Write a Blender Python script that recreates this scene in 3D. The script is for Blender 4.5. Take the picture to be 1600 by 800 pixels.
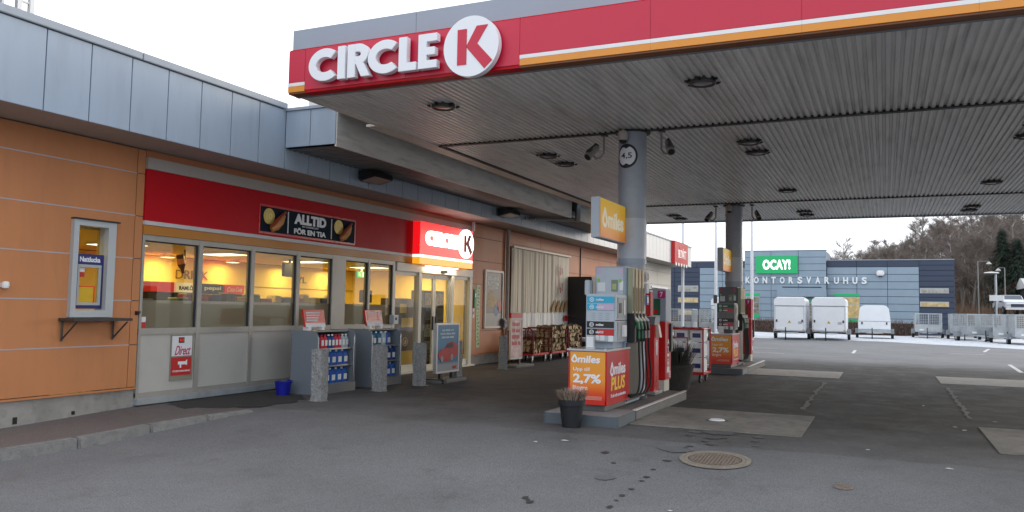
import bpy, bmesh, math, random
from mathutils import Vector, Matrix
random.seed(7)
R = math.radians
for o in list(bpy.data.objects): bpy.data.objects.remove(o)
scn = bpy.context.scene
COL = scn.collection

# ------------------------------------------------------------------ camera
def unit(v):
    return Vector(v).normalized()
YAW, PITCH, ROLL, FPX = R(24.62694), R(3.85226), R(1.01619), 1271.53
fw = Vector((math.cos(PITCH)*math.cos(YAW), math.cos(PITCH)*math.sin(YAW), math.sin(PITCH)))
rt = fw.cross(Vector((0, 0, 1))).normalized(); up = rt.cross(fw)
rt, up = math.cos(ROLL)*rt + math.sin(ROLL)*up, -math.sin(ROLL)*rt + math.cos(ROLL)*up
cam = bpy.data.cameras.new('camera'); camo = bpy.data.objects.new('camera', cam); COL.objects.link(camo)
m = Matrix.Identity(4)
for i in range(3):
    m[i][0], m[i][1], m[i][2] = rt[i], up[i], -fw[i]
m[2][3] = 1.6
camo.matrix_world = m
cam.sensor_width = 36; cam.lens = FPX/1600*36; cam.shift_y = -0.0029
cam.clip_start = 0.1; cam.clip_end = 2000
scn.camera = camo

# ------------------------------------------------------------------ sky and sun
SUN_AZ, SUN_EL = R(-33), R(13)           # azimuth from +X towards +Y
wd = bpy.data.worlds.new('World'); scn.world = wd; wd.use_nodes = True
nt = wd.node_tree; nt.nodes.clear()
wo = nt.nodes.new('ShaderNodeOutputWorld'); bg = nt.nodes.new('ShaderNodeBackground')
sky = nt.nodes.new('ShaderNodeTexSky'); sky.sky_type = 'NISHITA'; sky.sun_disc = False
sky.sun_elevation = SUN_EL; sky.sun_rotation = math.pi/2 - SUN_AZ
sky.air_density = 1.0; sky.dust_density = 2.0; sky.ozone_density = 1.0
tc = nt.nodes.new('ShaderNodeTexCoord'); mp = nt.nodes.new('ShaderNodeMapping'); mp.inputs['Scale'].default_value = (1, 1, 3.2)
nz = nt.nodes.new('ShaderNodeTexNoise'); nz.inputs['Scale'].default_value = 1.6; nz.inputs['Detail'].default_value = 6
rp = nt.nodes.new('ShaderNodeValToRGB')
rp.color_ramp.elements[0].position = .30; rp.color_ramp.elements[0].color = (.80, .80, .80, 1)
rp.color_ramp.elements[1].position = .70; rp.color_ramp.elements[1].color = (.95, .95, .95, 1)
mx = nt.nodes.new('ShaderNodeMixRGB'); mx.inputs[2].default_value = (11.2, 11.75, 12.6, 1)
bg.inputs['Strength'].default_value = 0.15
L = nt.links.new
L(tc.outputs['Generated'], mp.inputs['Vector']); L(mp.outputs[0], nz.inputs['Vector']); L(nz.outputs['Fac'], rp.inputs[0])
L(rp.outputs[0], mx.inputs[0]); L(sky.outputs[0], mx.inputs[1]); L(mx.outputs[0], bg.inputs['Color']); L(bg.outputs[0], wo.inputs['Surface'])
sl = bpy.data.lights.new('sun', 'SUN'); so = bpy.data.objects.new('sun', sl); COL.objects.link(so)
sl.energy = 0.9; sl.angle = R(20); sl.color = (1.0, .88, .74)
sd = Vector((math.cos(SUN_EL)*math.cos(SUN_AZ), math.cos(SUN_EL)*math.sin(SUN_AZ), math.sin(SUN_EL)))
so.rotation_euler = sd.to_track_quat('Z', 'Y').to_euler(); so.location = (40, -30, 40)
scn.view_settings.view_transform = 'Standard'; scn.view_settings.look = 'None'
scn.view_settings.exposure = 0; scn.view_settings.gamma = 1; scn.view_settings.use_curve_mapping = False
scn.render.engine = 'CYCLES'

# ------------------------------------------------------------------ materials
def lin(h):
    h = h.lstrip('#'); c = [int(h[i:i+2], 16)/255 for i in (0, 2, 4)]
    return tuple(x/12.92 if x <= .04045 else ((x+.055)/1.055)**2.4 for x in c)
MATS = {}
def M(name, col, rough=.5, metal=0, var=.10, scale=1.3, bump=0, bscale=80, dirt=0, spec=.5, emit=0, stretch=None):
    if name in MATS: return MATS[name]
    if isinstance(col, str): col = lin(col)
    mt = bpy.data.materials.new(name); mt.use_nodes = True; n = mt.node_tree; b = n.nodes['Principled BSDF']
    b.inputs['Roughness'].default_value = rough; b.inputs['Metallic'].default_value = metal
    b.inputs['Specular IOR Level'].default_value = spec
    g = n.nodes.new('ShaderNodeNewGeometry'); l = n.links.new
    src = g.outputs['Position']
    if stretch:
        mpn = n.nodes.new('ShaderNodeMapping'); mpn.inputs['Scale'].default_value = stretch; l(src, mpn.inputs[0]); src = mpn.outputs[0]
    t = n.nodes.new('ShaderNodeTexNoise'); t.inputs['Scale'].default_value = scale; t.inputs['Detail'].default_value = 7; t.inputs['Roughness'].default_value = .62
    l(src, t.inputs['Vector'])
    r = n.nodes.new('ShaderNodeMapRange'); r.inputs[1].default_value = .25; r.inputs[2].default_value = .75
    r.inputs[3].default_value = 1-var; r.inputs[4].default_value = 1+var; l(t.outputs['Fac'], r.inputs[0])
    mul = n.nodes.new('ShaderNodeVectorMath'); mul.operation = 'SCALE'; mul.inputs[0].default_value = col; l(r.outputs[0], mul.inputs['Scale'])
    out = mul.outputs[0]
    if dirt:
        t2 = n.nodes.new('ShaderNodeTexNoise'); t2.inputs['Scale'].default_value = scale*4.3; t2.inputs['Detail'].default_value = 8
        l(src, t2.inputs['Vector'])
        r2 = n.nodes.new('ShaderNodeMapRange'); r2.inputs[1].default_value = .5; r2.inputs[2].default_value = .78; r2.inputs[4].default_value = dirt; l(t2.outputs['Fac'], r2.inputs[0])
        mm = n.nodes.new('ShaderNodeMixRGB'); mm.inputs[2].default_value = (.06, .055, .05, 1); l(r2.outputs[0], mm.inputs[0]); l(out, mm.inputs[1]); out = mm.outputs[0]
    l(out, b.inputs['Base Color'])
    rr = n.nodes.new('ShaderNodeMapRange'); rr.inputs[1].default_value = .3; rr.inputs[2].default_value = .7
    rr.inputs[3].default_value = max(.02, rough-.06); rr.inputs[4].default_value = min(1, rough+.06); l(t.outputs['Fac'], rr.inputs[0]); l(rr.outputs[0], b.inputs['Roughness'])
    if bump:
        t3 = n.nodes.new('ShaderNodeTexNoise'); t3.inputs['Scale'].default_value = bscale; t3.inputs['Detail'].default_value = 4; l(src, t3.inputs['Vector'])
        bp = n.nodes.new('ShaderNodeBump'); bp.inputs['Strength'].default_value = bump; bp.inputs['Distance'].default_value = .02
        l(t3.outputs['Fac'], bp.inputs['Height']); l(bp.outputs[0], b.inputs['Normal'])
    if emit:
        b.inputs['Emission Color'].default_value = (*col, 1); b.inputs['Emission Strength'].default_value = emit
    MATS[name] = mt
    return mt

def glass_mat(name, tint=(1, 1, 1), refl=.04):
    mt = bpy.data.materials.new(name); mt.use_nodes = True; n = mt.node_tree; n.nodes.clear()
    o = n.nodes.new('ShaderNodeOutputMaterial'); a = n.nodes.new('ShaderNodeBsdfTransparent'); a.inputs[0].default_value = (*tint, 1)
    g = n.nodes.new('ShaderNodeBsdfGlossy'); g.inputs['Roughness'].default_value = .01
    lw = n.nodes.new('ShaderNodeLayerWeight'); lw.inputs[0].default_value = .5; x = n.nodes.new('ShaderNodeMixShader')
    pw = n.nodes.new('ShaderNodeMath'); pw.operation = 'POWER'; pw.inputs[1].default_value = 5; n.links.new(lw.outputs['Facing'], pw.inputs[0])
    f = n.nodes.new('ShaderNodeMapRange'); f.inputs[3].default_value = refl; f.inputs[4].default_value = .9; n.links.new(pw.outputs[0], f.inputs[0])
    n.links.new(f.outputs[0], x.inputs[0]); n.links.new(a.outputs[0], x.inputs[1]); n.links.new(g.outputs[0], x.inputs[2]); n.links.new(x.outputs[0], o.inputs[0])
    MATS[name] = mt; return mt
GLASS = glass_mat('window_glass', (.95, .96, .94), .025)
def frost_mat():
    mt = bpy.data.materials.new('frosted_film'); mt.use_nodes = True; n = mt.node_tree; n.nodes.clear()
    o = n.nodes.new('ShaderNodeOutputMaterial'); a = n.nodes.new('ShaderNodeBsdfTranslucent'); a.inputs[0].default_value = (.52, .46, .28, 1)
    d = n.nodes.new('ShaderNodeBsdfDiffuse'); d.inputs[0].default_value = (.34, .35, .31, 1)
    x = n.nodes.new('ShaderNodeMixShader'); x.inputs[0].default_value = .5
    g = n.nodes.new('ShaderNodeBsdfGlossy'); g.inputs['Roughness'].default_value = .12
    x2 = n.nodes.new('ShaderNodeMixShader'); x2.inputs[0].default_value = .05
    k = n.links.new; k(a.outputs[0], x.inputs[1]); k(d.outputs[0], x.inputs[2]); k(x.outputs[0], x2.inputs[1]); k(g.outputs[0], x2.inputs[2]); k(x2.outputs[0], o.inputs[0])
    return mt
FROST = frost_mat()
def emit_mat(name, col, s):
    mt = bpy.data.materials.new(name); mt.use_nodes = True; b = mt.node_tree.nodes['Principled BSDF']
    if isinstance(col, str): col = lin(col)
    b.inputs['Base Color'].default_value = (*col, 1); b.inputs['Emission Color'].default_value = (*col, 1); b.inputs['Emission Strength'].default_value = s
    b.inputs['Roughness'].default_value = .3
    return mt
def grad_mat(name, stops, z0, z1, rough=.4, emit=0):
    """printed colour running up the sheet (object z)"""
    mt = bpy.data.materials.new(name); mt.use_nodes = True; n = mt.node_tree; b = n.nodes['Principled BSDF']
    t = n.nodes.new('ShaderNodeTexCoord'); s = n.nodes.new('ShaderNodeSeparateXYZ'); r = n.nodes.new('ShaderNodeMapRange'); c = n.nodes.new('ShaderNodeValToRGB')
    r.inputs[1].default_value = z0; r.inputs[2].default_value = z1
    n.links.new(t.outputs['Object'], s.inputs[0]); n.links.new(s.outputs['Z'], r.inputs[0]); n.links.new(r.outputs[0], c.inputs[0]); n.links.new(c.outputs[0], b.inputs['Base Color'])
    e = c.color_ramp.elements
    while len(e) < len(stops): e.new(.5)
    for k, (p, h) in enumerate(stops): e[k].position = p; e[k].color = (*lin(h), 1)
    b.inputs['Roughness'].default_value = rough
    if emit:
        n.links.new(c.outputs[0], b.inputs['Emission Color']); b.inputs['Emission Strength'].default_value = emit
    return mt

def asphalt(name, base, brown, stain, worn_shade=None):
    mt = bpy.data.materials.new(name); mt.use_nodes = True; n = mt.node_tree; b = n.nodes['Principled BSDF']; l = n.links.new
    g = n.nodes.new('ShaderNodeNewGeometry')
    def noise(s, d=6, r=.6):
        t = n.nodes.new('ShaderNodeTexNoise'); t.inputs['Scale'].default_value = s; t.inputs['Detail'].default_value = d; t.inputs['Roughness'].default_value = r
        l(g.outputs['Position'], t.inputs['Vector']); return t.outputs['Fac']
    def mapr(v, a, b_, c, d):
        r = n.nodes.new('ShaderNodeMapRange'); r.inputs[1].default_value = a; r.inputs[2].default_value = b_; r.inputs[3].default_value = c; r.inputs[4].default_value = d; l(v, r.inputs[0]); return r.outputs[0]
    def mixc(f, a, b_):
        x = n.nodes.new('ShaderNodeMixRGB'); l(f, x.inputs[0])
        for k, v in ((1, a), (2, b_)):
            if isinstance(v, tuple): x.inputs[k].default_value = (*v, 1)
            else: l(v, x.inputs[k])
        return x.outputs[0]
    big = noise(.35, 5); mid = noise(1.7, 8, .7); fine = noise(95, 3, .8)
    c = mixc(mapr(big, .35, .65, 0, 1), base, brown)
    if worn_shade:
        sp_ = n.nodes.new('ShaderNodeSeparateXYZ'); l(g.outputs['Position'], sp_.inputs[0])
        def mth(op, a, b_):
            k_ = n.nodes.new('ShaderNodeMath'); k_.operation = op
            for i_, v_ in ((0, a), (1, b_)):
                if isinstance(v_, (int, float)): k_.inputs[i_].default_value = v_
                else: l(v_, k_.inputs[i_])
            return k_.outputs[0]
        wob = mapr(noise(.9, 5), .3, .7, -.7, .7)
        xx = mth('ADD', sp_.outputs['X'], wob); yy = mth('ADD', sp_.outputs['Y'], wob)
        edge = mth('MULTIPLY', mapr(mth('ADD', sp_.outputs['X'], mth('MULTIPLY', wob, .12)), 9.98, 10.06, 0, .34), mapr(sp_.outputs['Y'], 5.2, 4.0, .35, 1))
        deep = mapr(mth('ADD', xx, mth('MULTIPLY', wob, .6)), 9.7, 13.2, 0, .66)  # darker old asphalt plus canopy shade painted in, deepening inward from the roof edge
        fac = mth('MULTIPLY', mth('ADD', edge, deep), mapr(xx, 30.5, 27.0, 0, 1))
        c = mixc(fac, c, worn_shade)
    c = mixc(mapr(mid, .56, .74, 0, stain), c, (.022, .020, .019))
    c = mixc(mapr(noise(5.5, 6), .60, .75, 0, .35), c, (.24, .24, .24))
    v = n.nodes.new('ShaderNodeTexVoronoi'); v.inputs['Scale'].default_value = 70; l(g.outputs['Position'], v.inputs['Vector'])
    k = n.nodes.new('ShaderNodeMath'); k.operation = 'MULTIPLY'; l(mapr(v.outputs['Distance'], 0, .7, 1.25, .72), k.inputs[0]); l(mapr(fine, .3, .7, .78, 1.22), k.inputs[1])
    sc = n.nodes.new('ShaderNodeVectorMath'); sc.operation = 'SCALE'; l(c, sc.inputs[0]); l(k.outputs[0], sc.inputs['Scale']); l(sc.outputs[0], b.inputs['Base Color'])
    l(mapr(mid, .4, .75, .88, .55), b.inputs['Roughness']); b.inputs['Specular IOR Level'].default_value = .35
    bp = n.nodes.new('ShaderNodeBump'); bp.inputs['Strength'].default_value = .35; bp.inputs['Distance'].default_value = .008; l(v.outputs['Distance'], bp.inputs['Height']); l(bp.outputs[0], b.inputs['Normal'])
    return mt

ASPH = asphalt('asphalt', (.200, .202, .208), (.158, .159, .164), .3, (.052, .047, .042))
ASPH_D = asphalt('worn_forecourt_asphalt', (.058, .052, .046), (.042, .038, .034), .6)
PAVE = asphalt('sidewalk_asphalt', (.175, .152, .145), (.14, .122, .117), .3)
CONC = M('concrete', (.30, .29, .27), .9, var=.22, scale=2.2, bump=.25, bscale=60, dirt=.35)
CONC_D = M('stained_concrete', (.21, .195, .172), .85, var=.4, scale=1.4, bump=.2, bscale=50, dirt=.5)
KERB = M('kerb_granite', (.225, .22, .21), .9, var=.25, scale=9, bump=.5, bscale=120, dirt=.3)
ORANGE = M('terracotta_panel', (.52, .21, .082), .55, var=.09, scale=1.1, bump=.03, bscale=20, dirt=.10, stretch=(1.6, 1, .35))
ORANGE2 = M('terracotta_panel_rear', (.46, .17, .07), .55, var=.10, scale=1.4, dirt=.12, stretch=(1.6, 1, .35))
BEIGE = M('beige_panel', (.50, .47, .41), .6, var=.06, dirt=.06)
FASC = M('blue_grey_sheet_metal', (.34, .41, .495), .38, var=.07, scale=.9, dirt=.14, stretch=(1.5, 1, .3))
FASC_D = M('coping_metal', (.33, .37, .42), .4, var=.06, dirt=.12)
SOFF = M('soffit_board', (.42, .38, .34), .75, var=.08, dirt=.12)
LINK = M('weathered_flashing', (.74, .70, .63), .5, var=.15, scale=.8, dirt=.35, stretch=(.5, 2, 3))
CORR = M('corrugated_steel', (.74, .735, .72), .38, .2, var=.16, scale=.7, dirt=.35, stretch=(.25, 2.5, 1))
DARK = M('dark_metal', (.02, .02, .022), .5, var=.15)
BLACK = M('black_plastic', (.012, .012, .013), .45, var=.15)
GASKET = M('joint_gasket', (.03, .035, .045), .7)
ALU = M('anodised_frame', (.36, .35, .32), .42, .25, var=.08, dirt=.12)
SPAN = M('spandrel_panel_grey', (.47, .46, .43), .5, var=.06, scale=.8, dirt=.08)
GALV = M('galvanised_steel', (.42, .45, .47), .42, .6, var=.18, scale=3)
STEEL = M('brushed_steel', (.45, .46, .47), .32, .7, var=.1)
RED = M('red_sign_panel', (.55, .010, .045), .35, var=.04, scale=.6, dirt=.03)
RED_D = M('red_painted_band', (.46, .004, .012), .45, var=.05, scale=.6, spec=.15)
RED_P = M('red_painted_steel', (.50, .012, .014), .3, var=.07)
WHITE = M('white_paint', (.78, .78, .78), .4, var=.04, dirt=.05)
WHITE_S = M('white_lettering', (.80, .82, .86), .35, var=.02)
ORNG = M('orange_stripe', (.72, .27, .025), .35, var=.05)
YELL = M('yellow_panel', (.85, .52, .03), .4, var=.05)
PUMPG = M('pump_grey_blue', (.30, .36, .43), .38, var=.05, dirt=.08)
PUMPL = M('pump_light_grey', (.44, .50, .56), .35, var=.05, dirt=.06)
COLM = M('column_grey_blue', (.34, .37, .42), .38, var=.07, scale=2, dirt=.15)
COLM_L = M('column_wrap_light', (.45, .49, .54), .33, var=.05, dirt=.08)
CYAN = M('cyan_price_plate', (.015, .40, .62), .35)
GREEN = M('green_panel', (.01, .36, .13), .4, var=.05)
GREEN_D = M('dark_green', (.01, .12, .05), .45)
NAVY = M('navy_print', (.012, .018, .14), .35)
STONE = M('rough_granite', (.27, .28, .285), .9, var=.45, scale=26, bump=1.0, bscale=34, dirt=.25)
RUBBER = M('rubber', (.012, .012, .012), .75, var=.2)
SNOW = M('snow', (.52, .54, .58), .9, var=.15, scale=1.2, bump=.4, bscale=6, dirt=.45)
BLUEJ = M('blue_jug_plastic', (.02, .10, .38), .25, var=.1)
BLUED = M('deep_blue_jug', (.01, .045, .20), .25, var=.1)
TEAL = M('teal_fluid', (.01, .14, .26), .2, var=.1)
REDJ = M('red_fluid', (.55, .03, .06), .2, var=.1)
CLEARJ = M('pale_fluid', (.42, .50, .55), .2, var=.1)
PAPER = M('paper_label', (.72, .74, .76), .6)
CABG = M('cabinet_grey', (.17, .20, .235), .42, var=.05, dirt=.06)
CABG2 = M('cabinet_kick_grey', (.18, .18, .18), .5, var=.08)
BROWN = M('brown_panel', (.10, .055, .03), .5)
BUCKET = M('blue_bucket_plastic', (.008, .012, .30), .35, var=.06)
YWALL = M('interior_yellow_wall', (.85, .66, .19), .8, var=.03)
YCEIL = M('interior_ceiling', (.84, .62, .18), .85, var=.03)
IFLOOR = M('interior_floor_tile', (.35, .33, .30), .35)
POTM = M('charcoal_pot', (.010, .012, .016), .6, var=.2)
NAVYP = M('navy_cladding', (.030, .046, .085), .45, var=.08)
BLUEP = M('pale_blue_cladding', (.25, .325, .40), .45, var=.06)
TRAILW = M('white_trailer_shell', (.72, .74, .77), .35, var=.04, dirt=.05)

# ------------------------------------------------------------------ mesh builder
class MB:
    def __init__(s, off=(0, 0, 0)):
        s.v = []; s.f = []; s.mi = []; s.cur = 0; s.off = Vector(off)
    def add(s, vs, fs):
        n = len(s.v); s.v += [tuple(Vector(p)-s.off) for p in vs]; s.f += [tuple(i+n for i in f) for f in fs]; s.mi += [s.cur]*len(fs); return s
    def box(s, x0, x1, y0, y1, z0, z1):
        return s.add([(x0,y0,z0),(x1,y0,z0),(x1,y1,z0),(x0,y1,z0),(x0,y0,z1),(x1,y0,z1),(x1,y1,z1),(x0,y1,z1)],
                     [(0,3,2,1),(4,5,6,7),(0,1,5,4),(1,2,6,5),(2,3,7,6),(3,0,4,7)])
    def hexa(s, p):
        return s.add(p, [(0,3,2,1),(4,5,6,7),(0,1,5,4),(1,2,6,5),(2,3,7,6),(3,0,4,7)])
    def tube(s, pts, r, n=8, cap=True):
        pts = [Vector(p) for p in pts]; rs = r if isinstance(r, (list, tuple)) else [r]*len(pts)
        vs = []; fs = []; ref = None
        for i, p in enumerate(pts):
            d = (pts[min(i+1, len(pts)-1)]-pts[max(i-1, 0)]).normalized()
            if ref is None:
                ref = Vector((0, 0, 1)) if abs(d.z) < .9 else Vector((1, 0, 0))
            a = d.cross(ref).normalized(); b = a.cross(d).normalized(); ref = b
            for k in range(n):
                t = 2*math.pi*k/n; vs.append(p+(a*math.cos(t)+b*math.sin(t))*rs[i])
        for i in range(len(pts)-1):
            for k in range(n):
                fs.append((i*n+k, i*n+(k+1) % n, (i+1)*n+(k+1) % n, (i+1)*n+k))
        if cap:
            fs.append(tuple(reversed(range(n)))); fs.append(tuple((len(pts)-1)*n+k for k in range(n)))
        return s.add(vs, fs)
    def cyl(s, c, r, z0, z1, n=24, r1=None):
        return s.tube([(c[0], c[1], z0), (c[0], c[1], z1)], [r, r if r1 is None else r1], n)
    def lathe(s, c, prof, n=24):
        vs = []; fs = []
        for (r, z) in prof:
            for k in range(n):
                t = 2*math.pi*k/n; vs.append((c[0]+r*math.cos(t), c[1]+r*math.sin(t), c[2]+z))
        for i in range(len(prof)-1):
            for k in range(n): fs.append((i*n+k, i*n+(k+1) % n, (i+1)*n+(k+1) % n, (i+1)*n+k))
        return s.add(vs, fs)
    def prism(s, poly, fn, d0, d1):
        """poly of (u,v); fn(u,v,d) -> point; extruded from d0 to d1"""
        n = len(poly)
        vs = [fn(u, v, d0) for u, v in poly]+[fn(u, v, d1) for u, v in poly]
        fs = [tuple(range(n)), tuple(reversed(range(n, 2*n)))]+[(i, (i+1) % n, n+(i+1) % n, n+i) for i in range(n)]
        return s.add(vs, fs)
    def strip(s, outer, inner, fn, d0, d1, closed=False):
        n = len(outer); vs = []; fs = []
        for (u, v), (a, b) in zip(outer, inner): vs += [fn(u, v, d0), fn(a, b, d0), fn(u, v, d1), fn(a, b, d1)]
        for i in range(n if closed else n-1):
            j = (i+1) % n; a = 4*i; b = 4*j
            fs += [(a, b, b+1, a+1), (a+2, a+3, b+3, b+2), (a, a+2, b+2, b), (a+1, b+1, b+3, a+3)]
        if not closed:
            e = 4*(n-1); fs += [(0, 1, 3, 2), (e, e+2, e+3, e+1)]
        return s.add(vs, fs)
    def mesh(s, name, mats, bevel=0, smooth=False):
        me = bpy.data.meshes.new(name); me.from_pydata(s.v, [], s.f)
        for mt in (mats if isinstance(mats, (list, tuple)) else [mats]): me.materials.append(mt)
        if max(s.mi, default=0): me.polygons.foreach_set('material_index', s.mi)
        bm = bmesh.new(); bm.from_mesh(me); bmesh.ops.recalc_face_normals(bm, faces=bm.faces[:])
        if bevel: bmesh.ops.bevel(bm, geom=bm.edges[:], offset=bevel, segments=2, affect='EDGES', clamp_overlap=True)
        bm.to_mesh(me); bm.free()
        if smooth:
            me.polygons.foreach_set('use_smooth', [True]*len(me.polygons))
            try: me.set_sharp_from_angle(angle=R(35))
            except Exception: pass
        me.update(); return me
    def build(s, name, mats, parent=None, bevel=0, smooth=False, kind=None):
        return put(name, s.mesh(name, mats, bevel, smooth), parent, kind=kind)
def put(name, me, parent=None, loc=(0, 0, 0), rot=(0, 0, 0), kind=None):
    o = bpy.data.objects.new(name, me); COL.objects.link(o); o.parent = parent; o.location = loc; o.rotation_euler = rot
    if kind: o['kind'] = kind
    return o
def tag(o, label, cat, group=None):
    o['label'] = label; o['category'] = cat
    if group: o['group'] = group
    return o
def T(name, label, cat, loc=(0, 0, 0), rz=0, group=None):
    o = bpy.data.objects.new(name, None); COL.objects.link(o); o.location = loc; o.rotation_euler = (0, 0, rz); o.empty_display_size = .1
    return tag(o, label, cat, group)
def dup(root, loc=None, rz=None, label=None, group=None):
    def cp(o, par):
        c = o.copy(); COL.objects.link(c); c.parent = par
        for ch in kids.get(o, []): cp(ch, c)
        return c
    kids = {}
    def walk(o):
        kids[o] = list(o.children)
        for c in kids[o]: walk(c)
    walk(root)
    r = cp(root, root.parent)
    if loc is not None: r.location = loc
    if rz is not None: r.rotation_euler = (0, 0, rz)
    if label: r['label'] = label
    if group: r['group'] = group
    return r
def quick(name, x0, x1, y0, y1, z0, z1, mt, parent=None, off=(0, 0, 0), bevel=0):
    return MB(off).box(x0, x1, y0, y1, z0, z1).build(name, mt, parent, bevel)

# facing rotations: S = front looks to -Y, W = front looks to -X
ROT = {'S': (math.pi/2, 0, 0), 'W': (math.pi/2, 0, -math.pi/2), 'E': (math.pi/2, 0, math.pi/2)}
TXT = {}
def text_mesh(st, bold=0, depth=.02, shear=0, space=1.0):
    key = (st, bold, depth, shear, space)
    if key not in TXT:
        cu = bpy.data.curves.new('t', 'FONT'); cu.body = st; cu.size = 1; cu.offset = bold; cu.extrude = depth; cu.shear = shear; cu.space_character = space
        cu.align_x = 'CENTER'; cu.resolution_u = 4
        ob = bpy.data.objects.new('t', cu); COL.objects.link(ob)
        me = bpy.data.meshes.new_from_object(ob.evaluated_get(bpy.context.evaluated_depsgraph_get()))
        COL.objects.unlink(ob); bpy.data.objects.remove(ob); bpy.data.curves.remove(cu)
        xs = [v.co.x for v in me.vertices]; ys = [v.co.y for v in me.vertices]
        TXT[key] = (me, min(xs), max(xs), min(ys), max(ys))
    return TXT[key]
def text(st, w, h, loc, face, mt, parent=None, bold=.02, depth=.004, shear=0, name='lettering', space=1.0, off=(0, 0, 0)):
    """fits the words into a w x h rectangle centred on loc"""
    me, a, b, c, d = text_mesh(st, bold, 1.0, shear, space)
    me = me.copy()
    sx = w/(b-a); sy = h/(d-c)
    for v in me.vertices:
        v.co = ((v.co.x-(a+b)/2)*sx, (v.co.y-(c+d)/2)*sy, v.co.z*depth)
    me.materials.clear(); me.materials.append(mt)
    return put(name, me, parent, Vector(loc)-Vector(off), ROT[face])
def strokes(w, h, loc, mt, parent, words=3, seed=1, name='print_line'):
    """print too small to read: a row of word-sized dashes facing -Y"""
    rn = random.Random(seed); x, y, z = loc; b = MB(); k = [rn.uniform(.6, 1.4) for _ in range(words)]; s_ = sum(k); u = x-w/2
    for q in k:
        ww = w*q/s_; n = max(2, int(ww/(h*.75))); c = ww*.88/n
        for i in range(n): b.box(u+i*c, u+i*c+c*.74, y-.002, y, z-h/2, z+h/2*(1 if rn.random() > .25 else .6))
        u += ww
    return b.build(name, mt, parent, kind='stuff')
def WF(x, y, z):      # frame for shapes facing -X: u to the viewer's right, v up, d towards the viewer
    return lambda u, v, d: (x-d, y-u, z+v)
def SF(x, y, z):
    return lambda u, v, d: (x+u, y-d, z+v)
def ell(cx, cy, rx, ry, n=32, a0=0, a1=360, end=False):
    k = n+1 if end else n
    return [(cx+rx*math.cos(R(a0+(a1-a0)*i/n)), cy+ry*math.sin(R(a0+(a1-a0)*i/n))) for i in range(k)]
def rrect(w, h, r, n=5):
    p = []
    for cx, cy, a in ((w/2-r, h/2-r, 0), (-w/2+r, h/2-r, 90), (-w/2+r, -h/2+r, 180), (w/2-r, -h/2+r, 270)):
        p += [(cx+r*math.cos(R(a+90*i/n)), cy+r*math.sin(R(a+90*i/n))) for i in range(n+1)]
    return p
def sst(t):
    t = max(0, min(1, t)); return t*t*(3-2*t)
def gz(x): return -0.19*sst((10.2-x)/3.4)
def sz(x): return -0.08*sst((9.4-x)/2.8)+.004
def drop(mb, fn, s, d0, d1):
    """flame / drop mark: ring with a pointed top"""
    o = [(.5*s*math.sin(R(a))*(1 if a > 60 and a < 300 else .8), -.5*s*math.cos(R(a))*(1 if a > 90 and a < 270 else 1)) for a in range(0, 360, 15)]
    o = []; i = []
    for a in range(0, 360, 15):
        x = math.sin(R(a)); y = math.cos(R(a)); k = 1+.55*max(0, y)**4; o.append((.42*s*x*(1-.25*max(0, y)), .42*s*y*k)); i.append((.2*s*x*(1-.3*max(0, y)), .2*s*y*k-.02*s))
    mb.strip(o, i, fn, d0, d1, True)

# ------------------------------------------------------------------ ground and paving
def sheet(name, pts_x, y0, y1, zf, mt, ny=2, parent=None, kind='structure', dz=0):
    mb = MB(); n = ny
    for x in pts_x:
        for j in range(n): mb.v.append((x, y0+(y1-y0)*j/(n-1), zf(x)+dz))
    for i in range(len(pts_x)-1):
        for j in range(n-1): mb.f.append((i*n+j, (i+1)*n+j, (i+1)*n+j+1, i*n+j+1)); mb.mi.append(0)
    return mb.build(name, mt, parent, kind=kind)
gx = [-400, -30]+[6.5+.25*i for i in range(17)]+[60, 900]
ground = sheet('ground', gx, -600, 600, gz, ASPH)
apron = MB(); rj = random.Random(2)
poly = [(9.2, 9.75), (9.45, 9.25), (9.75, 8.95), (10.3, 8.75), (11.0, 8.85), (11.5, 9.2), (11.7, 10.38), (9.7, 10.38), (9.35, 10.1)]
poly = [(u+(p[0]-u)*t+rj.uniform(-.09, .09), min(10.38, v+(p[1]-v)*t+rj.uniform(-.09, .09))) for (u, v), p in zip(poly, poly[1:]+poly[:1]) for t in (0, .25, .5, .75)]
apron.prism(poly, lambda u, v, d: (u, v, d), .006, .010).build('fresh_asphalt_patch', M('fresh_asphalt', (.035, .034, .033), .8, var=.3, scale=6, bump=.4, bscale=90), ground)
# sidewalk and kerbs
def ky(x): return 8.86-.30*sst((x-7.6)/2.2)
mb = MB(); sx_ = [2+.35*i for i in range(23)]
for x in sx_: mb.v += [(x, ky(x)+.15, sz(x)), (x, 9.7, sz(x)), (x, 10.43, sz(x))]
for i in range(len(sx_)-1):
    for j in (0, 1): mb.f.append((3*i+j, 3*i+3+j, 3*i+4+j, 3*i+1+j)); mb.mi.append(0)
sw = mb.build('sidewalk', PAVE, None, kind='structure')
xs = [1.5, 2.6, 3.7, 4.8, 5.85, 6.9, 7.95, 8.8, 9.6]
for a, b in zip(xs[:-1], xs[1:]):
    def kt(x): return sz(x)+.012
    mb = MB(); g = .006
    mb.hexa([(a+g, ky(a), gz(a)-.1), (b-g, ky(b), gz(b)-.1), (b-g, ky(b)+.16, gz(b)-.1), (a+g, ky(a)+.16, gz(a)-.1),
             (a+g, ky(a)+.02, kt(a)), (b-g, ky(b)+.02, kt(b)), (b-g, ky(b)+.16, kt(b)), (a+g, ky(a)+.16, kt(a))])
    mb.build('kerb_stone', KERB, sw, bevel=.02)
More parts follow.
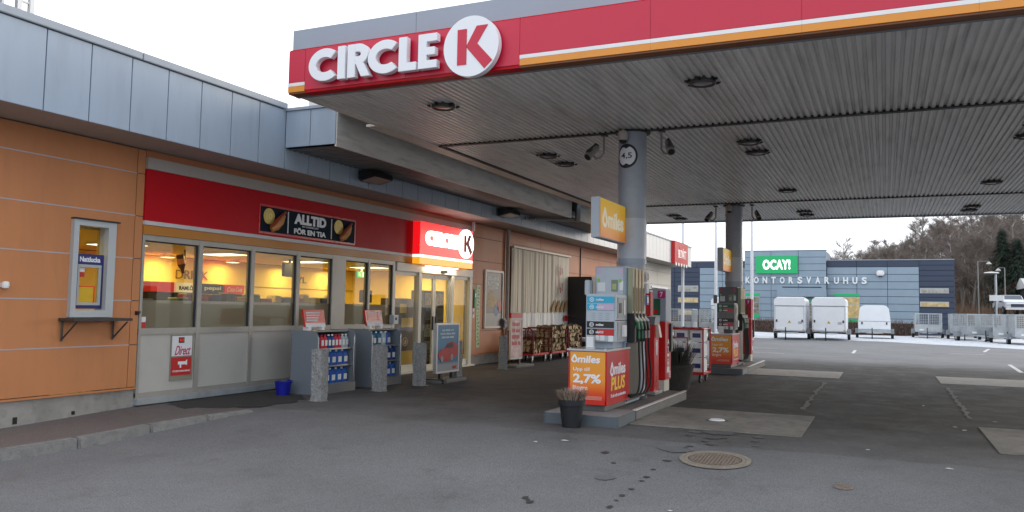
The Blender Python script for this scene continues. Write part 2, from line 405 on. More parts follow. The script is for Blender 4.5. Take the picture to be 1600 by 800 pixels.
# concrete wheel slabs between the islands
for (x0, x1, y0, y1) in ((11.2, 13.5, 1.0, 3.28), (21.7, 24.1, 1.05, 3.28), (21.7, 24.1, -3.4, -1.18), (11.15, 13.55, -3.4, -1.2)):
    quick('concrete_slab', x0, x1, y0, y1, .001, .012, CONC_D if x0 < 15 else M('pale_wheel_slab', (.42, .40, .37), .85, var=.2, scale=1.5, dirt=.3), ground)
def blob(cx, cy, rx, ry, z, n=26, jag=.16, rot=0):
    mb = MB(); p = []
    for i in range(n):
        a = 2*math.pi*i/n; k = 1+random.uniform(-jag, jag); u = rx*k*math.cos(a); v = ry*k*math.sin(a)
        p.append((cx+u*math.cos(rot)-v*math.sin(rot), cy+u*math.sin(rot)+v*math.cos(rot), 0))
    p = [(x, y, (gz(x) if z is None else z)+.0075) for x, y, _ in p]
    mb.add([(cx, cy, (gz(cx) if z is None else z)+.0075)]+p, [(0, i+1, (i+1) % n+1) for i in range(n)]); return mb
OIL = M('oil_stain', (.05, .049, .05), .5, var=.4, scale=8); OIL2 = M('old_oil_stain', (.125, .126, .132), .7, var=.2, scale=6)
for (x, y, a, b, mt) in ((11.05, 2.02, .22, .22, OIL), (10.93, 2.3, .07, .10, OIL2), (10.6, 2.3, .05, .06, OIL), (10.53, 2.0, .07, .10, OIL), (10.6, 1.88, .03, .08, OIL), (10.22, 2.03, .04, .05, OIL), (10.03, 1.93, .05, .06, OIL),
                         (9.55, 2.24, .14, .20, OIL2), (10.9, 1.48, .06, .08, OIL), (10.55, 1.48, .04, .05, OIL), (10.2, 1.42, .03, .05, OIL2), (7.03, 3.0, .05, .035, OIL), (7.16, 3.1, .05, .03, OIL), (7.1, 3.05, .03, .02, OIL),
                         (7.84, 2.27, .03, .03, OIL), (7.6, 2.29, .035, .03, OIL), (7.19, 2.28, .05, .03, OIL), (7.42, 2.29, .02, .02, OIL), (8.13, 2.63, .10, .10, OIL2), (9.1, 2.95, .05, .05, OIL), (8.7, 2.72, .025, .03, OIL), (8.3, 2.24, .03, .035, OIL), (8.15, 2.25, .02, .03, OIL), (9.0, 2.2, .03, .05, OIL), (8.6, 2.25, .02, .03, OIL),
                         (9.8, 2.12, .03, .05, OIL), (9.7, 2.16, .025, .03, OIL)):
    blob(x, y, a, b, None).build('oil_stain', mt, ground)
for (x0, y0, x1, y1) in ((14.4, 1.26, 20.3, 1.29), (14.6, -1.18, 20.6, -1.24)):
    mb = MB(); n = 26
    for i in range(n):
        t = i/(n-1); w = random.uniform(.02, .05); x = x0+(x1-x0)*t; y = y0+(y1-y0)*t+random.uniform(-.03, .03)
        mb.v += [(x, y-w, .0085), (x, y+w, .0085)]
        if i: k = 2*i; mb.f.append((k-2, k, k+1, k-1)); mb.mi.append(0)
    mb.build('crack_seal', M('pale_crack', (.16, .155, .145), .9, var=.3, scale=8), ground)
LITTER = M('litter_paper', (.6, .6, .58), .8)
for (x, y) in ((13.4, -.9), (13.1, -1.0), (14.4, -1.5), (12.2, -1.3), (9.8, -.6), (7.3, 1.75), (11.9, 3.1), (12.1, 3.0), (10.6, .2), (16.2, -.6), (9.3, 3.9), (9.5, 3.6)):
    s = random.uniform(.015, .035)
    blob(x, y, s*1.5, s, None, 7, .4, random.random()*3).build('litter_scrap', LITTER, ground)
# manhole, drain covers
mh = T('manhole_cover', 'round rusty manhole cover in the asphalt in front of the pump island', 'manhole cover', (9.21, 1.72, gz(9.21)+.008))
mh.rotation_euler = (0, -math.atan(.066), 0)
RUST = M('rusty_cast_iron', (.20, .155, .125), .75, var=.3, scale=20, bump=.4, bscale=90)
MB().lathe((0, 0, 0), [(.0, .006), (.27, .006), (.27, .012), (.28, .012)], 40).build('cover', RUST, mh)
mb = MB()
for i in range(-6, 7):
    w = math.sqrt(max(0, .25**2-(i*.038)**2)); mb.box(-w, w, i*.038-.009, i*.038+.009, .006, .014)
mb.build('tread_rib', RUST, mh, kind='stuff')
MB().lathe((0, 0, 0), [(.29, .004), (.29, .012), (.325, .012), (.325, .006), (.34, .006), (.34, .011), (.385, .011), (.385, .0)], 40).build('frame_ring', M('iron_ring', (.24, .21, .17), .8, var=.2, scale=15), mh)
dr = T('drain_cover', 'small round grate set in the grey asphalt right of the manhole', 'drain cover', (8.65, .384, gz(8.65)+.006))
dr.rotation_euler = (0, -math.atan(.08), 0)
MB().lathe((0, 0, 0), [(0, .008), (.085, .008), (.09, .0)], 20).build('cover', RUST, dr)
mb = MB()
for i in range(-3, 4): mb.box(-.06, .06, i*.02-.004, i*.02+.004, .008, .012)
mb.build('grate_bar', RUST, dr, kind='stuff')
fcap = T('tank_cap', 'flat oval pale cap with dark rim on the concrete slab beside the front island', 'tank cap', (12.2, 2.25, .012))
MB().lathe((0, 0, 0), [(0, .022), (.10, .018), (.12, .0)], 20).build('cap', WHITE, fcap); MB().lathe((0, 0, 0), [(.12, .003), (.165, .003), (.165, 0)], 20).build('rim', DARK, fcap)
# lot markings far off
for (x0, y0, x1, y1, w) in ((37.9, 5.6, 38.2, 4.3, .07), (34.2, 6.4, 33.6, 3.6, .07), (31.7, -3.75, 27.5, -3.55, .06), (36, 1.2, 39, 1.2, .06), (39, -2.5, 39.3, -3.8, .07), (42, -4, 46, -4.6, .06)):
    d = Vector((x1-x0, y1-y0, 0)).normalized(); nn = Vector((-d.y, d.x, 0))*w; a = Vector((x0, y0, .006)); b = Vector((x1, y1, .006))
    MB().add([a-nn, b-nn, b+nn, a+nn], [(0, 1, 2, 3)]).build('painted_marking', M('worn_white_marking', (.55, .55, .54), .8, var=.3, scale=6, dirt=.5), ground)

# ------------------------------------------------------------------ shop building
FY = 10.4
OB = (9.0, FY, 0)
shop = T('shop_building', 'long low petrol station shop with orange panelled wall, glazed front and grey metal roof edge', 'building', OB)
def sp(name, x0, x1, y0, y1, z0, z1, mt, parent=None, bevel=0): return quick(name, x0, x1, y0, y1, z0, z1, mt, parent or shop, OB, bevel)
ZR = [.30, .94, 1.607, 2.25, 2.904, 3.559, 3.94]
def panels(xr, zr, mt, holes=(), y0=FY-.02, th=.03, g=.006):
    for i in range(len(zr)-1):
        for a, b in zip(xr[:-1], xr[1:]):
            rects = [(a+g, b-g, zr[i]+g, zr[i+1]-g)]
            for (hx0, hx1, hz0, hz1) in holes:
                nr = []
                for (p, q, r, t) in rects:
                    if q <= hx0 or p >= hx1 or t <= hz0 or r >= hz1: nr.append((p, q, r, t)); continue
                    if p < hx0: nr.append((p, hx0, r, t))
                    if q > hx1: nr.append((hx1, q, r, t))
                    u, v = max(p, hx0), min(q, hx1)
                    if r < hz0: nr.append((u, v, r, hz0))
                    if t > hz1: nr.append((u, v, hz1, t))
                rects = nr
            for (p, q, r, t) in rects: sp('wall_panel', p, q, y0, y0+th, r, t, mt)
NW = (7.80, 8.42, 1.40, 2.70)
panels([2.9, 5.9, 8.83, 8.98], ZR, ORANGE, [NW])
for z in ZR[1:-1]:
    for a, b in (((2.9, 8.83),) if not 1.4 < z < 2.7 else ((2.9, 7.765), (8.465, 8.83))): sp('joint_strip', a, b, FY-.0225, FY-.01, z-.008, z+.008, M('joint_metal', (.42, .42, .46), .4, .3))
panels([20.02, 22.3, 24.9, 27.5, 28.8, 31.0, 33.6], [.30]+ZR[1:], ORANGE2)
panels([33.62, 36.2, 38.2, 40.2, 43.1], ZR, BEIGE, [(39.2, 41.5, 1.0, 2.7)])
# backing walls (opening left for the shop front and the hatch)
GREYB = M('joint_backing', (.16, .16, .17), .8)
mb = MB(OB)
for r in ((2.9, 7.8, .3, 3.94), (8.42, 8.98, .3, 3.94), (7.8, 8.42, .3, 1.4), (7.8, 8.42, 2.7, 3.94), (20.02, 39.2, .3, 3.94), (41.5, 43.1, .3, 3.94), (39.2, 41.5, .3, 1.0), (39.2, 41.5, 2.7, 3.94), (8.98, 20.02, 2.64, 3.94)):
    mb.box(r[0], r[1], FY+.012, FY+.22, r[2], r[3])
mb.build('wall_core', GREYB, shop)
sp('wall_core', 43.0, 43.1, FY+.22, 20, -.2, 4.9, BEIGE); sp('wall_core', 2.9, 3.0, FY+.22, 20, -.2, 4.9, ORANGE); sp('wall_core', 3.0, 43.0, 19.9, 20, -.2, 4.9, GREYB)
for a, b in ((2.9, 8.98), (20.02, 43.1)):
    sp('plinth', a, b, FY+.01, FY+.2, -.3, .27, CONC); sp('drip_flashing', a, b, FY-.035, FY+.01, .268, .295, ORANGE if a < 9 else ORANGE2)
sp('vent_hole', 7.10, 7.16, FY+.004, FY+.01, -.04, .05, BLACK); sp('vent_hole', 7.95, 8.0, FY+.004, FY+.01, -.01, .04, BLACK)
sp('wall_core', 8.98, 20.02, FY+.02, FY+.2, -.2, .03, CONC)
# roof edge
fx = [2.9+.0]+[6.642-.637*k for k in range(5, 0, -1)]+[6.642+.6375*k for k in range(8)]
fx = [x for x in fx if x < 11.0]+[11.13]
for a, b in zip(fx[:-1], fx[1:]): sp('fascia_panel', a+.007, b-.007, 9.5, 9.53, 3.95, 4.985, FASC, bevel=.003)
k = 11.13
while k < 43.9:
    b = min(k+.6375, 44.02); top = 4.32 if k < 22.4 else 4.985
    sp('fascia_panel', k+.007, b-.007, 9.5, 9.53, 3.95, top, FASC if k < 27 else M('sunlit_sheet_metal', (.62, .61, .59), .45, var=.04), bevel=.003); k += .6375  # far panels are the same metal with sunlight painted into a paler colour
sp('fascia_backing', 2.9, 44.0, 9.532, 9.6, 3.96, 4.98, GASKET)
for a, b in ((2.9, 5.1), (5.11, 8.05), (8.06, 11.12)): sp('coping', a, b, 9.46, 9.75, 4.995, 5.10, FASC_D, bevel=.008)
for a, b in ((22.5, 29.0), (29.01, 36), (36.01, 44.05)): sp('coping', a, b, 9.46, 9.75, 4.995, 5.06, FASC_D, bevel=.008)
for a, b in ((2.9, 6), (6.004, 9.2), (9.204, 12.4), (12.404, 15.6), (15.604, 18.8), (18.804, 22), (22.004, 28), (28.004, 36), (36.004, 44.0)):
    sp('soffit_board', a, b, 9.53, FY+.2, 3.95, 3.965, SOFF)
sp('fascia_end', 43.99, 44.02, 9.53, 12, 3.95, 4.985, FASC); sp('roof', 2.9, 44.0, 9.6, 20, 4.86, 4.95, DARK)
# band above the shop front
sp('sign_rail', 8.98, 20.0, FY-.07, FY+.01, 3.65, 3.83, M('sign_rail_grey', (.38, .35, .32), .5, var=.06))
for a, b in ((8.98, 11.5), (11.502, 14.5), (14.502, 16.78), (19.58, 20.0)):
    sp('band_panel', a, b, FY-.05, FY+.01, 2.846, 3.648, RED_D)
sp('white_stripe', 8.98, 16.78, FY-.062, FY+.01, 2.782, 2.844, M('stripe_grey_white', (.52, .52, .53), .4)); sp('white_stripe', 19.58, 20.0, FY-.062, FY+.01, 2.782, 2.844, MATS['stripe_grey_white'])
sp('orange_stripe', 8.98, 16.78, FY-.045, FY+.01, 2.635, 2.780, M('stripe_ochre', (.45, .17, .015), .4, var=.05)); sp('orange_stripe', 19.58, 20.0, FY-.045, FY+.01, 2.635, 2.78, RED_D)
sp('rail_end', 19.86, 19.93, FY-.13, FY-.07, 3.7, 3.95, WHITE)
# glazing bars
def vbar(x0, x1, z0=.13, z1=2.60, y=FY-.03): return sp('mullion', x0, x1, y, FY+.09, z0, z1, ALU, bevel=.004)
for a, b in ((8.985, 9.035), (10.13, 10.22), (11.37, 11.46), (12.62, 12.72), (13.74, 14.2), (15.03, 15.11), (16.02, 16.14)): vbar(a, b)
sp('transom', 8.985, 16.14, FY-.024, FY+.085, 2.545, 2.632, ALU); sp('transom', 8.985, 16.14, FY-.024, FY+.085, 1.09, 1.185, ALU)
sp('base_sill', 8.985, 16.14, FY-.022, FY+.08, .115, .20, ALU); sp('base_flashing', 8.975, 16.14, FY-.075, FY+.02, .02, .115, M('base_flashing_metal', (.36, .40, .43), .4, .3, var=.12, dirt=.25), bevel=.006)
bays = [(9.035, 10.13), (10.22, 11.37), (11.46, 12.62), (12.72, 13.74), (14.2, 15.03), (15.11, 16.02)]
for a, b in bays:
    sp('spandrel_panel', a, b, FY, FY+.03, .20, 1.09, SPAN)
    w = sp('window_pane', a, b, FY+.03, FY+.036, 1.185, 2.545, GLASS)
    sp('frost_film', a+.01, b-.01, FY+.040, FY+.042, 1.185, 1.62, FROST, w); sp('gasket', b-.022, b, FY-.004, FY+.03, 1.185, 2.545, GASKET, w); sp('gasket', a, b-.022, FY-.003, FY+.03, 2.525, 2.545, GASKET, w)
# entrance
CREAM = M('entrance_frame_cream', (.62, .60, .52), .4, var=.05)
sp('lintel', 16.14, 20.0, FY-.06, FY+.12, 2.42, 2.62, CREAM, bevel=.006)
for a, b in ((17.16, 17.30), (18.82, 18.96), (19.84, 20.0)): sp('door_jamb', a, b, FY-.05, FY+.1, .03, 2.42, CREAM, bevel=.006)
for a, b in ((16.14, 17.16), (18.96, 19.84)):
    w = sp('window_pane', a, b, FY+.02, FY+.026, .2, 2.42, GLASS); sp('bottom_rail', a, b, FY, FY+.05, .04, .2, CREAM, w)
    sp('head_rail', a, b, FY-.003, FY+.05, 2.34, 2.42, CREAM, w)
for a, b in ((17.30, 18.04), (18.06, 18.82)):
    d = sp('sliding_door', a+.05, b-.05, FY+.05, FY+.058, .14, 2.32, GLASS)
    for nm, r in (('stile', (a, a+.06, .04, 2.4)), ('stile', (b-.06, b, .04, 2.4)), ('door_rail', (a+.06, b-.06, .04, .15)), ('door_rail', (a+.06, b-.06, 2.3, 2.4))):
        sp(nm, r[0], r[1], FY+.03, FY+.08, r[2], r[3], CREAM, d)
    h = (b-.09) if b < 18.05 else (a+.06)
    sp('handle', h, h+.03, FY-.01, FY+.03, 1.0, 1.35, BLACK, d)
sp('threshold', 16.14, 20.1, FY-.12, FY+.15, -.02, .04, CREAM)
sp('door_sensor', 18.2, 18.42, FY-.14, FY-.062, 2.46, 2.53, BLACK)
# link roof between shop and canopy
mb = MB(OB)
for (a, b) in ((9.49, 8.965), (8.955, 8.43)): sp('link_panel', 11.12, 11.14, b, a, 4.32, 4.96, FASC, bevel=.003)
sp('link_coping', 11.09, 11.16, 8.40, 9.5, 4.962, 5.01, FASC_D)
for a, b in ((11.14, 15.2), (15.205, 19.0), (19.005, 22.55), (23.2, 27.3)):
    sp('link_beam', a, b, 8.41, 8.45, 4.28, 4.88, LINK)
sp('link_roof', 11.14, 27.3, 8.0, 9.5, 4.885, 4.93, DARK)
mb = MB(OB); y = 8.46
for i in range(108):
    x = 11.2+i*.15; mb.add([(x, y, 4.30), (x+.06, y, 4.30), (x+.075, y, 4.335), (x+.135, y, 4.335), (x+.15, y, 4.30), (x, 9.5, 4.30), (x+.06, 9.5, 4.30), (x+.075, 9.5, 4.335), (x+.135, 9.5, 4.335), (x+.15, 9.5, 4.30)],
                           [(j, j+1, j+6, j+5) for j in range(4)])
mb.build('link_soffit', M('dark_corrugated', (.20, .20, .20), .5, .3, var=.15, dirt=.3), shop)
MB(OB).tube([(22.95, 8.35, 4.98), (22.75, 8.30, 4.20)], .09, 4).build('gutter_strap', STEEL, shop)
MB(OB).tube([(22.8, 8.42, 4.25), (21.5, 9.45, 4.2)], .05, 8).build('drain_pipe', STEEL, shop)
sp('roof_upstand', 11.6, 15, 8.3, 9.4, 4.94, 5.33, WHITE)
sp('wall_panel', 8.985, 20.015, FY-.02, FY+.01, 3.835, 3.944, ORANGE2)
MB(OB).tube([(22.18, 10.3, -.05), (22.18, 10.3, 3.95)], .055, 12).build('downpipe', M('downpipe_grey', (.30, .28, .26), .5), shop, smooth=True)
MB(OB).tube([(28.78, 10.36, 3.9), (28.78, 10.36, 2.3), (28.45, 10.34, 2.05), (28.4, 10.34, 1.7), (28.6, 10.3, 1.3)], .02, 6).build('conduit', DARK, shop)
MB(OB).tube([(33.55, 10.33, 0), (33.55, 10.33, 3.95)], .05, 8).build('downpipe', WHITE, shop)
# car wash window
bw = sp('window_pane', 39.2, 41.5, FY+.05, FY+.06, 1.0, 2.7, M('curtained_glass', (.30, .27, .16), .15)); 
for x in (39.2, 40.2, 41.42): sp('window_bar', x, x+.08, FY-.03, FY+.05, 1.0, 2.7, DARK, bw)
sp('window_head', 39.0, 42.2, FY-.08, FY+.0, 2.72, 2.8, WHITE, bw)
# night hatch
nh = sp('night_hatch', 7.84, 8.38, FY+.0, FY+.008, 1.46, 2.66, GLASS)
mb = MB(OB); f = M('hatch_frame_grey', (.46, .50, .52), .4, .2)
for r in ((7.77, 7.85, 1.36, 2.74), (8.33, 8.46, 1.36, 2.74), (7.85, 8.33, 2.66, 2.74), (7.85, 8.33, 1.36, 1.46)): mb.box(r[0], r[1], FY-.09, FY+.1, r[2], r[3])
mb.build('hatch_frame', f, nh); sp('hatch_hood', 7.76, 8.50, FY-.12, FY-.02, 2.742, 2.762, DARK, nh)
mb = MB(OB)
for r in ((7.865, 8.315, 2.11, 2.26), (7.865, 7.90, 1.48, 2.11), (8.28, 8.315, 1.48, 2.11), (7.90, 8.28, 1.48, 1.53)): mb.box(r[0], r[1], FY-.03, FY-.012, r[2], r[3])
mb.build('blue_surround', NAVY, nh)
mb = MB(OB)
for r in ((7.90, 7.93, 1.53, 2.11), (8.24, 8.28, 1.53, 2.11), (7.93, 8.24, 2.07, 2.11), (7.93, 8.24, 1.53, 1.57)): mb.box(r[0], r[1], FY-.035, FY-.012, r[2], r[3])
mb.build('speak_frame', M('hatch_inner_grey', (.40, .42, .40), .5), nh)
text('Nattlucka', .33, .075, (8.09, FY-.032, 2.185), 'S', WHITE_S, nh, .03, .002, off=OB)
sp('sticker', 7.945, 8.03, FY-.004, FY-.001, 1.93, 2.0, RED_P, nh); sp('sticker', 7.945, 8.03, FY-.004, FY-.001, 2.005, 2.06, PAPER, nh)
sp('poster', 7.935, 8.2, FY+.012, FY+.016, 1.56, 1.79, YELL, nh)

# hatch shelf
sh = T('hatch_shelf', 'dark wooden shelf on two triangular brackets under the night hatch', 'shelf', (8.1, FY-.03, 1.33))
MB().box(-.46, .50, -.32, 0, -.02, .02).build('board', M('dark_shelf_wood', (.05, .04, .035), .6, var=.2, scale=8), sh, bevel=.004)
for x in (-.40, .42):
    b = MB(); b.tube([(x, -.012, -.02), (x, -.012, -.30)], .018, 4); b.tube([(x, -.30, -.035), (x, -.02, -.27)], .015, 4); b.build('bracket', MATS['dark_shelf_wood'], sh)

# surveillance notice on the spandrel, door counter etc.
nt_ = T('surveillance_sign', 'tall notice with LED display and red camera warning on the panel under the first window', 'sign', (9.87, FY-.001, .70))
MB().box(-.235, .225, -.02, 0, -.36, .37).build('backing_plate', M('notice_plate', (.25, .24, .19), .5), nt_); MB().box(-.22, .19, -.026, -.021, .03, .35).build('upper_sheet', PAPER, nt_)
MB().box(-.09, .02, -.034, -.027, .24, .33).build('display', BLACK, nt_); MB().box(-.225, .19, -.026, -.021, -.28, .01).build('lower_sheet', RED_P, nt_)
text('Direct', .33, .15, (0, -.028, .12), 'S', M('magenta_script', (.45, .01, .10), .4), nt_, .01, .002, shear=.5)
text('ÖVERVAKNING', .36, .035, (-.015, -.028, -.21), 'S', WHITE_S, nt_, .01, .002)
text('8:8', .08, .05, (-.035, -.036, .285), 'S', emit_mat('led_red', '#ff2020', .2), nt_, .01, .002)
b = MB(); b.box(-.09, .07, -.03, -.027, -.11, -.06); b.box(-.05, -.02, -.03, -.027, -.16, -.11); b.add([(.07, -.028, -.12), (.10, -.028, -.12), (.10, -.028, -.03), (.07, -.028, -.05)], [(0, 1, 2, 3)]); b.build('camera_pictogram', WHITE_S, nt_)
o = T('window_sticker', 'small red and white sticker in the bottom corner of the first shop window', 'sticker', (9.09, FY-.001, 1.27))
MB().box(-.05, .04, -.006, 0, -.08, .01).build('red_half', RED_P, o); MB().box(-.05, .04, -.006, 0, .011, .09).build('white_half', PAPER, o)
o = T('key_box', 'small grey box with black button on the frame left of the entrance', 'key box', (16.0, FY-.03, 1.27))
MB().box(-.09, .12, -.12, 0, -.09, .12).build('housing', PUMPL, o, bevel=.01); MB().box(-.03, .05, -.126, -.121, .0, .06).build('button', BLACK, o)

# ------------------------------------------------------------------ interior
room = T('shop_interior', 'bright yellow walled shop interior seen through the windows', 'interior', (14, 13, 0)); RO = (14, 13, 0)
quick('back_wall', 5.5, 21, 15.0, 15.1, 0, 2.63, YWALL, room, RO); quick('side_wall', 5.5, 5.6, 10.62, 15, 0, 2.63, YWALL, room, RO); quick('side_wall', 20.9, 21, 10.62, 15, 0, 2.63, YWALL, room, RO)
quick('ceiling', 5.5, 21, 10.62, 15, 2.64, 2.68, YCEIL, room, RO); quick('shop_floor', 5.5, 21, 10.62, 15.1, -.05, .03, IFLOOR, room, RO)
quick('inner_wall', 5.6, 7.75, 10.62, 10.7, .03, 2.63, YWALL, room, RO); quick('inner_wall', 8.45, 8.98, 10.62, 10.7, .03, 2.63, YWALL, room, RO)
LET = M('brown_wall_letters', (.22, .13, .03), .7)
text('DRICK', 1.0, .21, (14.45, 14.985, 2.245), 'S', LET, room, .0, .008, off=RO); text('KYL', .62, .17, (18.35, 14.985, 2.28), 'S', LET, room, .0, .008, off=RO)
quick('wall_trim', 16.2, 20.9, 14.985, 15, 2.02, 2.035, LET, room, RO)
LAMPC = (1.0, .74, .24)
def ceiling_lamp(x, y, w, l, e, lab):
    t = T('ceiling_lamp', lab, 'lamp', (x, y, 2.60), 0, 'lamps on the shop ceiling')
    MB().box(-w/2, w/2, -l/2, l/2, -.01, .035).build('housing', WHITE, t); MB().box(-w/2+.02, w/2-.02, -l/2+.02, l/2-.02, -.016, -.011).build('diffuser', emit_mat('shop_lamp_glow', (1.0, .85, .45), 3.0), t)
    la = bpy.data.lights.new('shop_light', 'AREA'); la.shape = 'RECTANGLE'; la.size = w; la.size_y = l; la.energy = e; la.color = LAMPC
    lo = bpy.data.objects.new('shop_light', la); COL.objects.link(lo); lo.location = (0, 0, -.03); lo.parent = t
for i, x in enumerate((7.6, 10.2, 12.8, 15.4, 18.0, 20.1)):
    ceiling_lamp(x, 12.4, .6, .9, 27, 'ceiling lamp over the shop floor, number %s from the night hatch' % ('one', 'two', 'three', 'four', 'five', 'six')[i])
for i, x in enumerate((13.3, 15.3, 17.5, 19.4)):
    ceiling_lamp(x, 14.55, .25, .25, 15, 'small spot lamp washing the yellow back wall, number %s from the drinks corner' % ('one', 'two', 'three', 'four')[i])
# drinks coolers with printed headers
def cooler(x0, x1, hdr, st, stm, lab, bold=.02, shear=0):
    t = T('drinks_cooler', lab, 'cooler', ((x0+x1)/2, 14.6, .03), 0, 'coolers along the back wall'); w = (x1-x0)/2
    MB().box(-w, w, -.35, .38, 0, 1.78).build('cabinet', DARK, t); MB().box(-w+.01, w-.01, -.40, .30, 1.785, 2.0).build('header', hdr, t)
    for z in (.5, .9, 1.3): MB().box(-w+.04, w-.04, -.356, -.351, z, z+.28).build('goods_row', M('goods_mix%d' % int(z*10), ((.35, .08, .05), (.10, .25, .12), (.10, .12, .35))[int(z*2) % 3], .5, var=.9, scale=14), t)
    if st: text(st, 2*w*.75, .11, (0, -.405, 1.89), 'S', stm, t, bold, .004, shear)
WH = M('header_cream', (.75, .66, .42), .4, emit=.35)
cooler(12.55, 13.2, M('header_red', (.6, .03, .03), .4, emit=.25), '', WHITE_S, 'drinks cooler with a plain red header at the left end of the row')
cooler(13.24, 13.95, WH, 'RAMLÖSA', BLACK, 'drinks cooler with cream RAMLÖSA header')
cooler(13.98, 14.66, M('header_blue', (.015, .05, .16), .4), 'pepsi', WHITE_S, 'drinks cooler with dark blue pepsi header')
cooler(14.7, 15.35, M('header_coke_red', (.7, .03, .03), .4, emit=.15), 'Coca-Cola', WHITE_S, 'drinks cooler with red Coca-Cola header', .01, .4)
t = T('drinks_cooler', 'drinks cooler with red Coca-Cola header seen through the night hatch', 'cooler', (10.55, 14.6, .03), 0, 'coolers along the back wall')
MB().box(-.7, .7, -.35, .38, 0, 1.5).build('cabinet', YELL, t); MB().box(-.7, .7, -.4, .3, 1.52, 1.85).build('header', MATS['header_coke_red'], t); text('Coca-Cola', .9, .2, (0, -.405, 1.68), 'S', WHITE_S, t, .01, .004, .4)
text('DRICK', 1.0, .26, (10.5, 14.985, 2.12), 'S', LET, room, .0, .008, off=RO)
# counters, shelves and goods behind the glass
def counter(x0, x1, y0, y1, h, mt, lab):
    t = T('shop_counter', lab, 'counter', ((x0+x1)/2, (y0+y1)/2, .03)); w = (x1-x0)/2; d = (y1-y0)/2
    MB().box(-w, w, -d, d, 0, h-.05).build('body', mt, t); MB().box(-w-.03, w+.03, -d-.03, d+.03, h-.048, h).build('worktop', M('worktop_dark', (.12, .11, .09), .3), t); return t
counter(9.4, 11.0, 11.4, 12.1, 1.52, WHITE, 'white service counter behind the first shop window')
counter(11.2, 16.0, 11.7, 12.3, 1.60, M('counter_dark', (.10, .09, .07), .5), 'long dark shelf unit behind the middle shop windows')
ORDN = 'first second third fourth fifth sixth seventh eighth ninth tenth eleventh twelfth thirteenth fourteenth fifteenth sixteenth seventeenth eighteenth nineteenth twentieth'.split()
random.seed(3)
cols = [(.40, .05, .03), (.06, .13, .05), (.4, .24, .04), (.05, .06, .15), (.45, .42, .32), (.18, .05, .09), (.45, .32, .08), (.06, .06, .06)]
words = ['red', 'dark green', 'amber', 'navy', 'pale', 'plum', 'golden', 'black']
def goods(x, y, z, w, h, c, where):
    t = T('goods_box', '%s goods carton %s' % (words[c], where), 'carton', (x, y, z), 0, 'cartons on the shelves by the windows')
    mt = M('goods_'+words[c].replace(' ', '_'), cols[c], .5, var=.5, scale=20)
    MB().box(-w/2, w/2, -.12, .12, 0, h*.86).build('carton', mt, t); MB().box(-w/2+.01, w/2-.01, -.11, .11, h*.86+.002, h).build('lid', M('lid_pale', (.5, .42, .25), .5), t)
x = 11.3
i = 0
while x < 15.9:
    w = random.uniform(.14, .34); h = random.uniform(.07, .19)
    goods(x+w/2, 11.95, 1.63, w, h, random.randrange(8), 'on the dark shelf unit, %s from its left end' % ORDN[i]); x += w+random.uniform(.02, .12); i += 1
x = 9.5; i = 0
while x < 10.9:
    w = random.uniform(.16, .3); h = random.uniform(.05, .13)
    goods(x+w/2, 11.6, 1.55, w, h, random.randrange(8), 'on the white service counter, %s from its left end' % ORDN[i]); x += w+random.uniform(.05, .2); i += 1
b = T('bottle_display', 'giant model bottle hanging tilted from the ceiling behind the first window', 'display', (11.8, 12.5, 2.62))
BT = M('bottle_dark_glass', (.10, .04, .02), .2)
pt = [(-.08, 0, -.10), (-.03, 0, -.30), (.0, 0, -.40), (.01, 0, -.46)]
MB().tube(pt, [.075, .075, .03, .028], 14).build('bottle', BT, b, smooth=True); MB().tube([(-.062, 0, -.17), (-.036, 0, -.275)], .078, 14).build('bottle_label', M('label_orange', (.6, .2, .08), .4), b)
MB().tube([(.04, 0, .01), (.05, 0, -.2), (.02, 0, -.22)], .015, 6).build('hanger', DARK, b)
mo = T('ceiling_monitor', 'black monitor hanging from the ceiling behind the third window', 'monitor', (14.95, 12.5, 2.62))
MB().box(-.23, .2, -.04, .04, -.40, -.08).build('screen', BLACK, mo, bevel=.01); MB().box(-.02, .02, -.02, .02, -.09, .01).build('pole', DARK, mo)
mo = T('till_monitor', 'black till monitor standing behind the last window before the entrance', 'monitor', (18.2, 12.6, 1.55))
MB().box(-.28, .2, -.05, .05, .12, .45).build('screen', BLACK, mo, bevel=.015); MB().box(-.03, .03, -.03, .05, 0, .12).build('foot', DARK, mo)
counter(16.9, 19.0, 12.4, 13.0, 1.55, M('till_counter', (.35, .22, .10), .5), 'wooden till counter inside behind the sliding doors')
ex = T('exit_sign', 'green emergency exit sign hanging inside left of the entrance', 'sign', (17.8, 12.5, 2.62))
MB().box(-.22, .2, -.02, .02, -.30, -.14).build('panel', emit_mat('exit_green', (.02, .35, .12), .6), ex); MB().box(-.01, .01, -.01, .01, -.14, .01).build('rod', WHITE, ex)
b = MB(); f = SF(-.1, -.022, -.22)
b.prism(ell(-.02, .045, .014, .014, 10), f, 0, .003); b.prism([(-.04, .03), (0, .028), (.02, -.0), (.03, -.05), (.01, -.05), (-.01, -.01), (-.05, -.045), (-.06, -.03), (-.03, 0)], f, 0, .003); b.prism([(.1, -.05), (.16, -.05), (.16, .05), (.1, .05)], f, 0, .003); b.build('running_figure', WHITE_S, ex)
